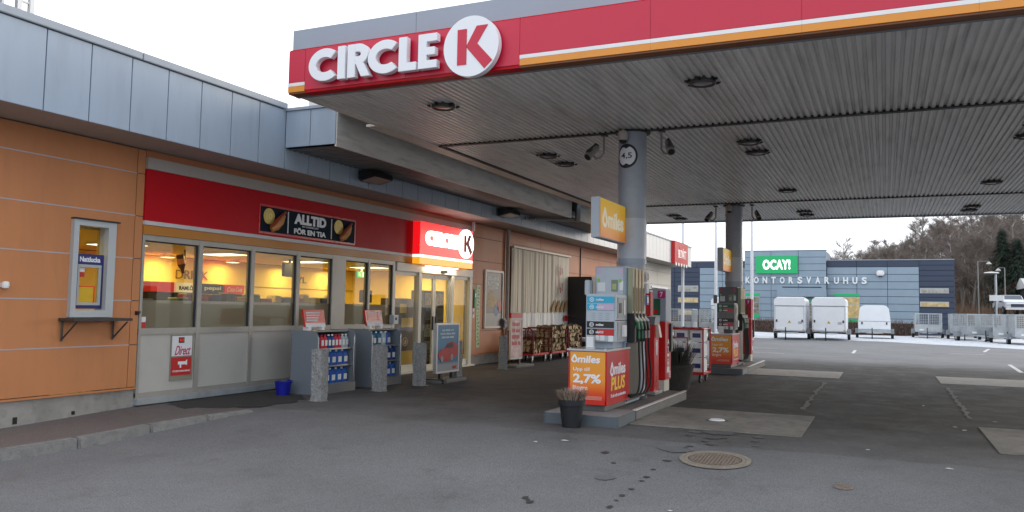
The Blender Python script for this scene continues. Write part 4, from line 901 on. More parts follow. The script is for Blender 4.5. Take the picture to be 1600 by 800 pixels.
def pump(x, dark, lab):
    t = T('fuel_pump', lab, 'fuel pump', (x, 3.85, .15), 0, 'fuel pumps'); z0 = .15
    def q(n, a, b, c, d, e, f, mt, par=None, bev=0): return MB((0, 0, z0)).box(a-12.42, b-12.42, c-3.85, d-3.85, e, f).build(n, mt, par or t, bev)
    A = dark
    body = q('dispenser_body', 12.14, 12.94, 3.62, 4.12, .16, 2.27, A['body'], bev=.012)
    q('front_panel', 12.125, 12.139, 3.66, 4.10, 1.84, 2.25, A['head'], body)
    for y in (3.70, 4.05): q('corner_mark', 12.118, 12.124, y-.035, y+.035, 2.16, 2.235, A['mark'], body)
    q('info_sheet', 12.118, 12.124, 3.95, 4.08, 1.88, 2.02, PAPER, body); q('info_sheet', 12.118, 12.124, 3.66, 3.72, 1.90, 2.04, PAPER, body)
    q('lcd', 12.114, 12.124, 3.75, 3.85, 1.88, 2.06, M('lcd_case', (.18, .22, .14), .3), body); q('lcd_face', 12.111, 12.1135, 3.77, 3.835, 1.91, 2.0, WALLP, body)
    q('green_sticker', 12.11, 12.117, 3.69, 3.73, 2.02, 2.07, M('lime_sticker', (.25, .55, .05), .4), body); q('green_sticker', 12.11, 12.117, 4.04, 4.08, 2.03, 2.08, MATS['lime_sticker'], body)
    q('side_mirror', 11.95, 12.1, 4.15, 4.23, 1.82, 2.05, A['unit'], body, .01)
    u = q('terminal', 11.54, 12.12, 3.60, 4.06, 1.12, 1.83, A['unit'], bev=.015)
    q('terminal_neck', 11.62, 12.1, 3.66, 4.02, .99, 1.12, A['body'])
    xx = 11.54-12.42; 
    def rr(z, mt, mt2, a, b): rows_plate(t, xx-.001, -.02, .42, z-z0, .095, mt, mt2, a, b)
    rr(1.745, A['r1'], None, 'miles', '95'); rr(1.635, A['r2'], A['r2b'], 'miles', '98'); rr(1.375, BLACK, None, 'miles', 'D'); rr(1.265, BLACK, RED_P, 'milesPLUS', 'D')
    for yy in (3.72, 3.83, 3.94):
        for zz in (1.45, 1.48, 1.51, 1.54): q('vent_slot', 11.5345, 11.5395, yy-.03, yy+.03, zz, zz+.008, A['body'], u)
    for yy, zz in ((4.0, 1.175), (3.88, 1.19), (3.80, 1.185), (3.67, 1.175)): q('notice', 11.533, 11.539, yy-.035, yy+.035, zz-.045, zz+.045, PAPER, u)
    q('terminal_seam', 11.536, 12.11, 3.5935, 3.5995, 1.435, 1.447, GASKET, u)
    q('keypad_panel', 11.64, 12.05, 3.590, 3.599, 1.47, 1.78, A['panel'], u); q('keypad', 11.70, 11.80, 3.582, 3.589, 1.55, 1.70, DARK, u); q('card_slot', 11.9, 11.98, 3.582, 3.589, 1.52, 1.75, STEEL, u)
    q('receipt_panel', 11.64, 12.05, 3.590, 3.599, 1.15, 1.42, A['panel'], u); q('receipt_tray', 11.84, 11.96, 3.55, 3.589, 1.2, 1.37, WHITE, u)
    # promo box
    bx = q('promo_box', 11.13, 12.26, 3.60, 4.17, .30, 1.0, RED_P); q('box_lid', 11.10, 12.28, 3.58, 4.19, 1.002, 1.03, STEEL, bx, .004); q('box_kick', 11.16, 12.2, 3.63, 4.14, .155, .30, M('kick_steel', (.12, .12, .12), .45, .4), bx)
    g = MB((0, 0, z0)).box(11.118-12.42, 11.129-12.42, 3.612-3.85, 4.14-3.85, .245, .99).build('front_print', PROM, bx)
    q('side_print', 11.12, 12.25, 3.588, 3.599, .235, .995, RED_P, bx)
    X = 11.117-12.42
    def tw(st, w, h, y, z, bold=.02, mt=WHITE_S, sh=0): text(st, w, h, (X, y-3.85, z-z0), 'W', mt, bx, bold, .002, sh)
    tw('miles', .34, .105, 3.86, .885, .03, WHITE_S, .12); b = MB(); drop(b, WF(X, 4.075-3.85, .88-z0), .115, 0, .003); b.build('drop_mark', WHITE_S, bx)
    tw('Upp till', .25, .065, 3.97, .735, .008); tw('2,7%', .42, .15, 3.885, .60, .035); tw('längre', .22, .085, 3.985, .47, .006)
    for k in range(4): q('small_print', 11.1145, 11.1175, 3.66, 4.0-.02*k, .315+.014*k, .321+.014*k, M('small_print_pink', (.75, .42, .36), .5), bx)
    def ts(st, w, h, x_, z, bold=.02, mt=WHITE_S, sh=0): text(st, w, h, (x_-12.42, 3.587-3.85, z-z0), 'S', mt, bx, bold, .002, sh)
    ts('miles', .56, .17, 11.74, .74, .03); b = MB(); drop(b, SF(11.36-12.42, 3.588-3.85, .72-z0), .2, 0, .003); b.build('drop_mark', WHITE_S, bx); ts('PLUS', .68, .20, 11.66, .53, .03, YELL, .1); ts('Kraft och acceleration', .72, .05, 11.68, .36, .01)
    for y in (3.62, 4.15): q('lid_bolt', 11.13, 11.16, y-.012, y+.012, 1.03, 1.045, STEEL, bx)
    st = q('leaflet_holder', 11.30, 11.36, 3.84, 3.97, 1.03, 1.22, STEEL); q('leaflet', 11.292, 11.299, 3.855, 3.955, 1.05, 1.2, PAPER, st)
    # hose channels, nozzles and hoses
    for i in range(4):
        xa = 12.19+.19*i
        f = q('hose_channel', xa, xa+.12, 3.535, 3.618, 1.55, 2.25, FIN2 if i == 0 else FIN, None, .008)
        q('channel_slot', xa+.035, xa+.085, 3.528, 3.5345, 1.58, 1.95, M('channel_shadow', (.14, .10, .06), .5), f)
        n = q('nozzle_boot', xa, xa+.12, 3.50, 3.618, 1.10, 1.545, BLACK, None, .01)
        c = xa+.06-12.42; yb = 3.54-3.85
        b = MB((0, 0, z0)); b.tube([(c-.02, yb+.06, 1.50), (c, yb, 1.46), (c+.015, yb-.07, 1.40), (c+.02, yb-.09, 1.30)], [.012, .032, .034, .024], 10)
        nz_ = b.build('nozzle', GREEN_D if i < 2 else BLACK, t, smooth=True)
        b = MB((0, 0, z0)); b.tube([(c+.0, yb-.02, 1.49), (c+.015, yb-.09, 1.425)], [.028, .02], 8); b.build('nozzle_cap', M('nozzle_pale', (.62, .58, .48), .4), nz_)
        b = MB((0, 0, z0)); b.tube([(c+.022, yb-.09, 1.28), (c+.024, yb-.09, 1.16)], .021, 8); b.build('hose_sleeve', GREEN_D if i < 2 else M('sleeve_grey', (.25, .25, .25), .5), nz_)
        k = .04+.03*i
        pts = [(c+.02, yb-.09, 1.30), (c+.03, yb-.09, 1.0), (c+.05+k*.5, yb-.09, .75), (c+.05+k, yb-.09, .55), (c+.02+k, yb-.08, .38), (c-.05+k*.4, yb-.06, .29), (c-.16, yb-.02, .28), (12.2-12.42, 3.59-3.85, .30)]
        sm = []
        for j in range(len(pts)-1):
            p0, p1, p2, p3 = [Vector(pts[max(0, min(len(pts)-1, j+d))]) for d in (-1, 0, 1, 2)]
            for s_ in range(5):
                v = s_/5; sm.append(.5*((2*p1)+(-p0+p2)*v+(2*p0-5*p1+4*p2-p3)*v*v+(-p0+3*p1-3*p2+p3)*v**3))
        sm.append(Vector(pts[-1])); MB((0, 0, z0)).tube(sm, .0155, 8).build('hose', RUBBER, t, smooth=True)
    q('hose_panel', 12.16, 12.93, 3.602, 3.618, .2, 1.09, M('hose_panel_olive', (.065, .06, .048), .55, .1, var=.2), body)
    return t
PL = dict(body=PUMPG, head=PUMPL, unit=PUMPL, mark=PINK, r1=CYAN, r2=CYAN, r2b=PINK, panel=M('panel_grey', (.28, .30, .31), .4))
PDK = dict(body=M('pump_dark_grey', (.11, .115, .12), .45, var=.08), head=MATS['pump_dark_grey'], unit=M('pump_mid_grey', (.16, .165, .17), .4), mark=M('magenta_mark', (.42, .02, .10), .4), r1=GREEN_D, r2=GREEN_D, r2b=RED_P, panel=MATS['pump_dark_grey'])
pump(12.42, PL, 'light grey blue fuel pump with yellow promo box on the front island')
pump(22.86, PDK, 'dark grey fuel pump with orange promo box on the rear island')

# payment terminals
def terminal1(x, lab):
    t = T('payment_terminal', lab, 'payment terminal', (x, 3.77, .15), 0, 'slim red payment posts')
    MB().box(-.28, .22, -.17, .18, 0, .05).build('base', STEEL, t, bevel=.004); MB().box(-.16, .16, -.12, .13, .05, 1.22).build('post', RED_P, t, bevel=.012)
    MB().hexa([(-.20, -.13, 1.20), (.16, -.13, 1.20), (.16, .14, 1.20), (-.20, .14, 1.20), (-.12, -.13, 1.34), (.16, -.13, 1.34), (.16, .14, 1.34), (-.12, .14, 1.34)]).build('sloped_top', M('terminal_top_grey', (.16, .17, .19), .4), t)
    MB().box(-.10, .12, -.03, .14, 1.345, 1.78).build('head', RED_P, t, bevel=.015); MB().box(-.06, .10, -.02, .12, 1.781, 1.80).build('head_cap', WHITE, t)
    MB().hexa([(-.06, -.20, .98), (.06, -.20, .98), (.06, -.121, .98), (-.06, -.121, .98), (-.10, -.17, 1.20), (.02, -.17, 1.20), (.02, -.121, 1.20), (-.10, -.121, 1.20)]).build('receipt_flap', M('flap_pale', (.60, .45, .38), .35), t)
    b = MB(); b.strip(ell(0, .80, .055, .14, 24), ell(0, .80, .043, .12, 24), SF(0, -.12, 0), 0, .006, True); b.build('oval_mark', WHITE_S, t); MB().box(-.016, .016, -.125, -.121, .70, .9).build('mark_text', WHITE_S, t)
    return t
def terminal2(x, lab, dark):
    t = T('cash_machine', lab, 'cash machine', (x, 3.80, .15), 0, 'red cash machines')
    MB().box(-.16, .2, -.18, .25, 0, .2).build('foot', BEIGE, t); bd = MB().box(-.18, .26, -.20, .36, .2, 1.25).build('body', RED_P, t, bevel=.012)
    MB().box(-.16, .26, -.20, .36, 1.255, 1.84).build('head', PUMPG if not dark else RED_P, t, bevel=.012)
    MB().box(-.172, -.162, -.10, .34, 1.32, 1.66).build('screen', GREEN_D if not dark else M('dim_screen', (.12, .05, .04), .4), t); MB().box(-.178, -.173, -.10, .34, 1.27, 1.36).build('white_panel', PAPER, t)
    for y in (-.02, .11, .24): MB().prism(ell(0, 0, .045, .045, 18), WF(-.173, y, 1.43), 0, .006).build('round_key', RED_P, t)
    MB().prism(rrect(.14, .14, .02), WF(-.161, -.12, 1.74), 0, .006).build('number_plate', M('magenta_plate', (.52, .01, .16), .4), t); text('7', .05, .09, (-.169, -.12, 1.74), 'W', WHITE_S, t, .02, .002)
    for st, z in (('A', .88), ('T', .75)): text(st, .12, .095, (.03, -.204, z), 'S', WHITE_S, t, .02, .004)
    MB().box(-.03, .09, -.205, -.201, .62, .67).build('white_symbol', WHITE_S, t)
    b = MB(); b.strip(ell(.03, .50, .075, .075, 24), ell(.03, .50, .062, .062, 24), SF(0, -.201, 0), 0, .004, True); b.prism(ell(.03, .50, .03, .03, 12), SF(0, -.201, 0), 0, .004); b.build('round_mark', WHITE_S, t)
    MB().box(-.06, .12, -.206, -.201, .56-.23, .70-.23-.04).build('sticker', PAPER, t)
    b = MB()
    for i in range(3):
        for j in range(4): b.box(.08+.05*i, .105+.05*i, -.206, -.201, .04+.22+j*.03-.02, .06+.22+j*.03-.02)
    b.build('vent_dots', PAPER, t); MB().box(.10, .24, -.24, -.201, .7, 1.22).build('side_reader', BLACK, t, bevel=.01)
    return t
terminal1(14.12, 'slim red payment post with sloped grey top behind the front pump'); terminal2(14.72, 'red cash machine with grey head numbered 7 at the end of the front island', 0)
terminal2(25.1, 'red cash machine at the end of the rear island', 1)
# notices on the column behind the front pump
o = T('column_notices', 'stack of white and blue pictogram notices on the front column', 'sign', (13.20, 3.595, 1.85))
for i, mt in enumerate((PAPER, PAPER, M('notice_blue', (.03, .08, .25), .4))): MB().box(-.07, .07, -.03, -.012, .30-.19*i-.08, .30-.19*i+.08).build('plate', mt, o)
b = MB(); b.strip(ell(0, .30, .055, .055, 20), ell(0, .30, .042, .042, 20), SF(0, -.03, 0), 0, .003, True); b.build('ban_ring', RED_P, o); MB().box(-.04, .04, -.034, -.031, -.13, -.03).build('pictogram', WHITE_S, o)

# flower pot with dry heather
fp = T('flower_pot', 'charcoal plant pot with withered heather in front of the island nose', 'plant pot', (10.52, 3.89, gz(10.52)))
MB().lathe((0, 0, 0), [(0, .0), (.125, .0), (.165, .30), (.185, .30), (.19, .37), (.175, .375), (.165, .34), (0, .33)], 32).build('pot', POTM, fp, smooth=True)
random.seed(4)
def sprigs(n, r, h, z, w=.004, lean=.4):
    b = MB()
    for i in range(n):
        a = random.random()*6.28; q = r*math.sqrt(random.random()); x, y = q*math.cos(a), q*math.sin(a); hh = h*random.uniform(.5, 1.1)
        dx, dy = (x*lean*2+random.uniform(-.05, .05))*hh/.2, (y*lean*2+random.uniform(-.05, .05))*hh/.2
        px, py = -math.sin(a)*w, math.cos(a)*w
        b.add([(x-px, y-py, z), (x+px, y+py, z), (x+dx*.6+px, y+dy*.6+py, z+hh*.65), (x+dx*.6-px, y+dy*.6-py, z+hh*.65), (x+dx, y+dy, z+hh)], [(0, 1, 2, 3), (3, 2, 4)])
    return b
sprigs(420, .16, .19, .33).build('dry_heather', M('dry_heather', (.30, .25, .19), .9, var=.4, scale=40), fp); sprigs(240, .15, .17, .33, .005).build('purple_heather', M('purple_heather', (.14, .06, .065), .9, var=.4, scale=40), fp)
# dark planter and trolley between the islands
pl = T('planter_tub', 'dark planter tub with bare shrub beyond the front island', 'planter', (16.7, 3.95, 0)); MB().lathe((0, 0, 0), [(0, 0), (.30, 0), (.40, .45), (.42, .45), (.42, .5), (.36, .5), (0, .46)], 20).build('tub', M('tub_brown', (.035, .032, .028), .9, var=.4, scale=12, bump=.5, bscale=40), pl, smooth=True)
sprigs(420, .32, .5, .46, .006, .15).build('shrub', M('dark_shrub', (.03, .032, .022), .9, var=.5, scale=20), pl)
tr = T('goods_trolley', 'red tube trolley loaded with white canisters between the two islands', 'trolley', (18.75, 4.25, 0))
b = MB(); 
for y in (-.55, .45): b.tube([(-.35, y, .22), (-.35, y, 1.15), (-.30, y, 1.2), (.4, y, 1.2), (.45, y, 1.15), (.45, y, .22)], .02, 8)
for z in (.22, 1.2): b.tube([(-.35, -.55, z), (-.35, .45, z)], .02, 8); b.tube([(.45, -.55, z), (.45, .45, z)], .02, 8)
b.tube([(-.35, -.2, .22), (-.35, -.2, 1.0), (-.35, .45, 1.0)], .016, 6); b.build('frame', RED_P, tr, smooth=True)
MB().box(-.37, .47, -.57, .47, .18, .22).build('deck', RED_P, tr)
for x in (-.27, .37):
    for y in (-.47, .37): w = MB().tube([(x, y-.02, .09), (x, y+.02, .09)], .09, 16).build('wheel', RUBBER, tr); MB().box(x-.02, x+.02, y-.035, y+.035, .09, .18).build('fork', GALV, w)
i = 0
for z in (.22, .56, .90):
    for y in (-.38, -.02, .3 if z < .9 else None):
        if y is None: continue
        c = T('canister', 'white canister on the red trolley, %s layer, %s' % ({.22: 'bottom', .56: 'middle', .9: 'top'}[z], {-.38: 'right hand stack', -.02: 'middle stack', .3: 'left hand stack'}[y]), 'canister', (18.75, 4.25+y, z+.002), 0, 'white canisters on the trolley')
        MB().box(-.24, .24, -.15, .15, 0, .31).build('body', WHITE, c, bevel=.03); MB().box(-.246, -.241, -.09, .09, .10, .2).build('paper_label', NAVY, c); MB().cyl((.12, 0), .035, .305, .335, 12).build('cap', NAVY, c); i += 1

# ------------------------------------------------------------------ things along the shop front
random.seed(21)
def bollard_mesh(w, h):
    bm = bmesh.new(); bmesh.ops.create_cube(bm, size=1); bmesh.ops.subdivide_edges(bm, edges=bm.edges[:], cuts=9, use_grid_fill=True)
    from mathutils import noise
    s0 = random.random()*50
    for v in bm.verts:
        d = noise.noise_vector(Vector((v.co.x*3, v.co.y*3, v.co.z*9))+Vector((s0, 0, 0)))
        e = noise.noise_vector(Vector((v.co.x*9, v.co.y*9, v.co.z*30))+Vector((s0, 3, 0)))
        v.co = Vector((v.co.x*w, v.co.y*w, (v.co.z+.5)*h))+Vector((d.x*.016+e.x*.012, d.y*.016+e.y*.012, (d.z*.02 if v.co.z > .4 else 0)))
    me = bpy.data.meshes.new('stone_post'); bm.to_mesh(me); bm.free(); me.materials.append(STONE); return me
for (x, y, rz, lab) in ((11.07, 8.55, .1, 'rough granite post in front of the left screenwash cabinet'), (12.95, 8.62, -.05, 'rough granite post in front of the right screenwash cabinet'), (14.27, 8.55, .05, 'rough granite post just left of the red car pavement sign'), (15.95, 8.62, -.1, 'rough granite post just right of the red car pavement sign'), (19.3, 9.05, .6, 'rough granite post by the downpipe beside the firewood carts')):
    t = T('granite_bollard', lab, 'bollard', (x, y, 0), rz, 'granite posts along the shop front')
    h = .86; me = bollard_mesh(.20, h); put('stone_post', me, t)
    blob(0, 0, .17, .17, .0, 14, .2).build('footing', CONC, t)
def cabinet(x0, x1, lab):
    y0, y1, h = 9.15, 9.72, 1.13
    t = T('screenwash_cabinet', lab, 'cabinet', ((x0+x1)/2, 9.43, 0), 0, 'screenwash cabinets'); w = (x1-x0)/2; d = .285
    prof = [(-d, .0), (d, .0), (d, h), (-d+.14, h)]+[(-d+.14-.14*math.sin(R(a)), h-.14+.14*math.cos(R(a))) for a in range(15, 91, 15)]
    for s, a in ((-w, -w+.04), (w-.04, w)): MB().prism(prof, lambda u, v, k: (k, u, v), s, a).build('side_panel', CABG, t)
    MB().box(-w+.04, w-.04, d-.03, d-.005, .16, h-.01).build('back_panel', M('cabinet_inner_blue', (.03, .04, .07), .6), t); MB().box(-w+.04, w-.04, -d+.13, d-.006, h-.03, h-.006).build('top_panel', CABG, t)
    MB().box(-w+.002, w-.002, -d-.02, -d+.03, .0, .16).build('kick_panel', CABG2, t); MB().box(-w+.04, w-.04, -d+.03, d-.03, .15, .17).build('shelf', CABG2, t)
    for z in (.47, .78): MB().box(-w+.04, w-.04, -d+.05, d-.03, z, z+.025).build('shelf', STEEL, t)
    for x in (-w+.02, w-.06): MB().tube([(x, -d-.012, .17), (x, -d-.012, h-.12)], .018, 8).build('chrome_edge', M('chrome', (.6, .6, .6), .15, .9), t)
    return t
cabinet(11.75, 12.9, 'grey rounded screenwash cabinet with full shelves, the left one by the blue bucket'); cabinet(13.42, 14.52, 'grey rounded screenwash cabinet, the right one nearer the entrance')
def jug(x, y, z, mt, lab, s=1.0, slim=False):
    t = T('fluid_bottle' if slim else 'fluid_jug', lab, 'bottle' if slim else 'jug', (x, y, z), 0, 'screenwash bottles' if slim else 'screenwash jugs')
    if slim:
        MB().prism(rrect(.085, .07, .02, 3), lambda u, v, d: (u, v, d), 0, .19).build('body', mt, t, smooth=True); MB().lathe((0, 0, 0), [(.035, .19), (.016, .215), (.016, .225)], 12).build('neck', mt, t); MB().cyl((0, 0), .02, .224, .25, 12).build('cap', RED_P if mt is REDJ else WHITE, t); MB().box(-.032, .032, -.039, -.036, .05, .15).build('paper_label', PAPER, t)
    else:
        MB().prism(rrect(.17*s, .13, .03, 3), lambda u, v, d: (u, v, d), 0, .21).build('body', mt, t, smooth=True); MB().hexa([(-.08*s, -.06, .21), (.08*s, -.06, .21), (.08*s, .06, .21), (-.08*s, .06, .21), (-.03, -.03, .245), (.06*s, -.03, .255), (.06*s, .03, .255), (-.03, .03, .245)]).build('shoulder', mt, t); MB().tube([(-.05*s, 0, .215), (-.03*s, 0, .265), (.05*s, 0, .26)], .012, 6).build('handle', mt, t); MB().cyl((-.035, 0), .02, .24, .275, 10).build('cap', WHITE, t); MB().box(-.045*s, .05*s, -.070, -.066, .05, .15).build('paper_label', PAPER, t)
ordn = ['first', 'second', 'third', 'fourth', 'fifth', 'sixth', 'seventh', 'eighth', 'ninth']
for i, (mt, nm) in enumerate(((REDJ, 'red'), (REDJ, 'red'), (BLUED, 'blue'), (BLUED, 'blue'), (REDJ, 'red'), (REDJ, 'red'), (CLEARJ, 'clear'), (CLEARJ, 'clear'))): jug(12.0+.105*i, 9.26, .806, mt, '%s screenwash bottle, %s from the left on the top shelf of the left cabinet' % (nm, ordn[i]), 1, True)
for i in range(5): jug(11.96+.18*i, 9.27, .496, BLUEJ, 'blue screenwash jug, %s from the left on the middle shelf of the left cabinet' % ordn[i])
for i in range(5): jug(11.96+.18*i, 9.27, .171, BLUEJ, 'blue screenwash jug, %s from the left on the bottom shelf of the left cabinet' % ordn[i])
for i in range(4): jug(13.62+.17*i, 9.27, .806, (TEAL, TEAL, CLEARJ, BLUEJ)[i], '%s screenwash jug, %s from the left on the top shelf of the right cabinet' % (('teal', 'teal', 'pale', 'blue')[i], ordn[i]), .9)
for i in range(5): jug(13.62+.175*i, 9.27, .496, BLUED, 'dark blue screenwash jug, %s from the left on the middle shelf of the right cabinet' % ordn[i])
for i in range(5): jug(13.62+.175*i, 9.27, .171, BLUEJ, 'blue screenwash jug, %s from the left on the bottom shelf of the right cabinet' % ordn[i])
for (x, lab, ln) in ((12.05, 'red price card on a white stand on top of the left screenwash cabinet', 1), (13.95, 'red price card on a white stand on top of the right screenwash cabinet', 2)):
    t = T('price_card', lab, 'price card', (x, 9.45, 1.13)); 
    MB().hexa([(-.30, -.03, .06), (.28, -.03, .06), (.28, .01, .06), (-.30, .01, .06), (-.32, .02, .37), (.27, .02, .37), (.27, .06, .37), (-.32, .06, .37)]).build('card', RED_P, t); MB().hexa([(-.29, -.038, .06), (.27, -.038, .06), (.27, -.032, .06), (-.29, -.032, .06), (-.293, -.025, .13), (.267, -.025, .13), (.267, -.019, .13), (-.293, -.019, .13)]).build('white_foot_band', PAPER, t)
    for s in (-.2, .18): MB().box(s-.03, s+.03, -.06, .08, 0, .06).build('foot', WHITE, t)
    for k in range(4): 
        for a, b_ in (((-.24, .06), (.12, .22)) if ln == 2 else ((-.26, .05+.03*k),)): z = .17+.045*k; yy = -.035+.05*(z-.06)/.31; MB().box(a, b_, yy-.006, yy+.002, z, z+.022).build('text_line', PAPER, t)
bk = T('bucket', 'blue plastic bucket on the ground left of the screenwash cabinets', 'bucket', (11.45, 9.62, 0))
MB().lathe((0, 0, 0), [(0, .01), (.115, .0), (.145, .22), (.155, .22), (.158, .24), (.14, .24), (.112, .02), (0, .02)], 28).build('tub', BUCKET, bk, smooth=True); MB().tube([(.155, 0, .225), (.13, -.1, .25), (.0, -.16, .255), (-.13, -.1, .25), (-.155, 0, .225)], .005, 6).build('handle', BUCKET, bk); MB().box(.14, .175, -.03, .03, .2, .255).build('pour_lip', BUCKET, bk)
# pavement signs
ps = T('pavement_sign', 'pavement sign with a red car on blue, standing between granite posts', 'pavement sign', (15.35, 8.53, 0))
MB().box(-.55, .62, -.20, .28, 0, .07).build('base_slab', M('sign_base_grey', (.20, .20, .20), .7, var=.1), ps, bevel=.03); MB().box(-.5, -.38, -.22, .3, .001, .09).build('base_rib', DARK, ps); MB().box(-.3, -.2, -.03, .03, .07, .22).build('strut', DARK, ps); MB().box(.2, .3, -.03, .03, .07, .22).build('strut', DARK, ps)
b = MB()
for r in ((-.50, -.455, .2, 1.25), (.455, .50, .2, 1.25), (-.455, .455, .2, .24), (-.455, .455, 1.21, 1.25)): b.box(r[0], r[1], -.035, .035, r[2], r[3])
b.build('frame', M('sign_alu', (.55, .56, .58), .35, .4), ps); MB().box(-.455, .455, -.025, .025, .24, 1.21).build('print', grad_mat('car_print', [(0, '#8f979c'), (.14, '#8f979c'), (.20, '#2d6c96'), (.55, '#3b7da3'), (1, '#3f7fa8')], .24, 1.21), ps)
b = MB(); f = SF(0, -.025, .62)
b.prism([(-.40, -.10), (-.42, .0), (-.30, .08), (-.12, .10), (-.02, .20), (.2, .24), (.34, .2), (.42, .1), (.44, .0), (.40, -.06), (.25, -.14), (.0, -.18), (-.25, -.18)], f, 0, .01); b.build('printed_car', M('printed_red', (.42, .02, .025), .4, var=.2, scale=7), ps)
MB().prism([(-.08, .11), (.0, .185), (.17, .215), (.24, .13), (.1, .1)], f, .01, .014).build('printed_window', M('printed_dark', (.05, .04, .05), .3), ps)
for cx, cy in ((.16, -.10), (-.27, -.12)): MB().prism(ell(cx, cy, .055, .07, 16), f, .01, .015).build('printed_wheel', M('printed_grey', (.3, .27, .27), .5), ps)
for k, w in enumerate((.52, .66, .56)): strokes(w, .04, (0.0, -.027, 1.10-.075*k), M('print_pale_blue', (.55, .66, .74), .5), ps, 3, 8+k)
MB().box(.22, .38, -.03, -.0255, .27, .33).build('red_mark', RED_P, ps)
p2 = T('pavement_sign', 'slim white pavement sign with red lettering by the firewood carts', 'pavement sign', (20.2, 9.1, 0), R(-8))
MB().box(-.2, .75, -.18, .25, 0, .07).build('base_slab', MATS['sign_base_grey'], p2, bevel=.03); MB().box(.15, .22, -.02, .02, .07, .25).build('strut', DARK, p2)
b = MB()
for r in ((-.30, -.265, .22, 1.32), (.265, .30, .22, 1.32), (-.265, .265, .22, .26), (-.265, .265, 1.28, 1.32)): b.box(r[0], r[1], -.03, .03, r[2], r[3])
b.build('frame', M('sign_pale_frame', (.55, .5, .48), .5), p2); MB().box(-.265, .265, -.02, .02, .26, 1.28).build('print', M('print_pinkish', (.58, .42, .42), .5, var=.5, scale=5), p2)
for k in range(4): strokes(.44, .10, (0, -.022, 1.16-.17*k), M('print_red', (.5, .04, .05), .5), p2, 1+k % 2, 12+k)
MB().box(-.28, .28, -.025, .025, 1.325, 1.46).build('topper', RED_P, p2)

# firewood carts and sacks
SACK = M('net_sack', (.20, .12, .06), .9, var=.5, scale=18, bump=.6, bscale=60); LOGE = M('log_end', (.48, .36, .20), .8, var=.4, scale=12); BARK = M('log_bark', (.14, .09, .05), .95, var=.4, scale=14)
def cart(x, y, lab):
    t = T('firewood_cart', lab, 'cart', (x, y, 0), 0, 'red firewood carts')
    MB().box(-.62, .62, -.4, .4, .22, .28).build('deck', RED_P, t)
    b = MB()
    for sx in (-.62, .62):
        b.tube([(sx, -.4, .25), (sx, -.4, .92), (sx, -.3, 1.0), (sx, .3, 1.0), (sx, .4, .92), (sx, .4, .25)], .022, 8)
        for z in (.5, .7, .9): b.tube([(sx, -.4, z), (sx, .4, z)], .012, 6)
    for xx in (-.5, -.25, 0, .25, .5): b.tube([(xx, .4, .28), (xx, .4, .9)], .010, 6)
    b.tube([(-.62, .4, .9), (.62, .4, .9)], .014, 6); b.build('frame', M('cart_dark_red', (.22, .018, .016), .45), t, smooth=True)
    for xx in (-.5, .5):
        for yy in (-.3, .3): w = MB().tube([(xx, yy-.025, .08), (xx, yy+.025, .08)], .08, 14).build('wheel', RUBBER, t); MB().hexa([(xx-.02, yy-.035, .08), (xx+.05, yy-.035, .08), (xx+.05, yy+.035, .08), (xx-.02, yy+.035, .08), (xx-.05, yy-.035, .22), (xx+.05, yy-.035, .22), (xx+.05, yy+.035, .22), (xx-.05, yy+.035, .22)]).build('caster', GALV, w)
    return t
cart(22.5, 9.7, 'red firewood cart nearly empty, the one nearest the entrance'); cart(23.95, 9.7, 'red firewood cart in the middle loaded with sacks'); cart(25.4, 9.7, 'red firewood cart loaded with sacks, farthest from the entrance')
def ring_log(me_name):
    b = MB(); n = 5; p = [(.078*math.cos(6.28*i/n)*random.uniform(.55, 1.25), .078*math.sin(6.28*i/n)*random.uniform(.55, 1.25)) for i in range(n)]
    b.prism(p, lambda u, v, d: (u, d, v), -.03, .16); b.mi = [0]+[1]+[1]*n
    return b.mesh(me_name, [LOGE, BARK])
LOGS = [ring_log('log') for _ in range(6)]
def sack(x, y, z, lab, w=.62, h=.40, d=.55):
    t = T('firewood_sack', lab, 'sack', (x, y, z), 0, 'net sacks of firewood')
    b = MB(); n = 18; prof = [(.55, 0), (.92, .08), (1.0, .4), (.98, .7), (.8, .92), (.3, 1.0), (0, 1.02)]
    for (r, q) in prof:
        for i in range(n):
            a = 2*math.pi*i/n; c, s = math.cos(a), math.sin(a); k = (abs(c)**4+abs(s)**4)**-.25; j = 1+random.uniform(-.07, .07)
            b.v.append((w/2*c*k*r*j, d/2*s*k*r*j, h*q*random.uniform(.95, 1.05)))
    for m_ in range(len(prof)-1):
        for i in range(n): b.f.append((m_*n+i, m_*n+(i+1) % n, (m_+1)*n+(i+1) % n, (m_+1)*n+i)); b.mi.append(0)
    b.build('net', SACK, t)
    for i in range(5):
        for j in range(3):
            o = put('log', LOGS[random.randrange(6)], t, (-w/2+.07+i*.12+random.uniform(-.02, .02), -d/2+.01+random.uniform(-.03, .02), .07+j*.125+random.uniform(-.03, .03)), (random.uniform(-.5, .5), random.uniform(-3, 3), random.uniform(-.6, .6)))
    for i in range(3):
        for j in range(3): put('log', LOGS[random.randrange(6)], t, (-w/2-.01, -d/2+.12+i*.15, .08+j*.12), (random.uniform(-.2, .2), random.uniform(-3, 3), -math.pi/2+random.uniform(-.3, .3)))
for (cx, nm) in ((23.95, 'middle cart'), (25.4, 'far cart')):
    for j, z in enumerate((.28, .68)):
        for i, dx in enumerate((-.30, .31)):
            sack(cx+dx, 9.62, z, 'net sack of split firewood on the %s, %s layer, %s' % (nm, ('bottom', 'top')[j], ('nearer the entrance', 'farther from the entrance')[i]), .60, .39)
sack(22.4, 9.65, .28, 'single small net sack of firewood on the nearly empty cart', .8, .34)
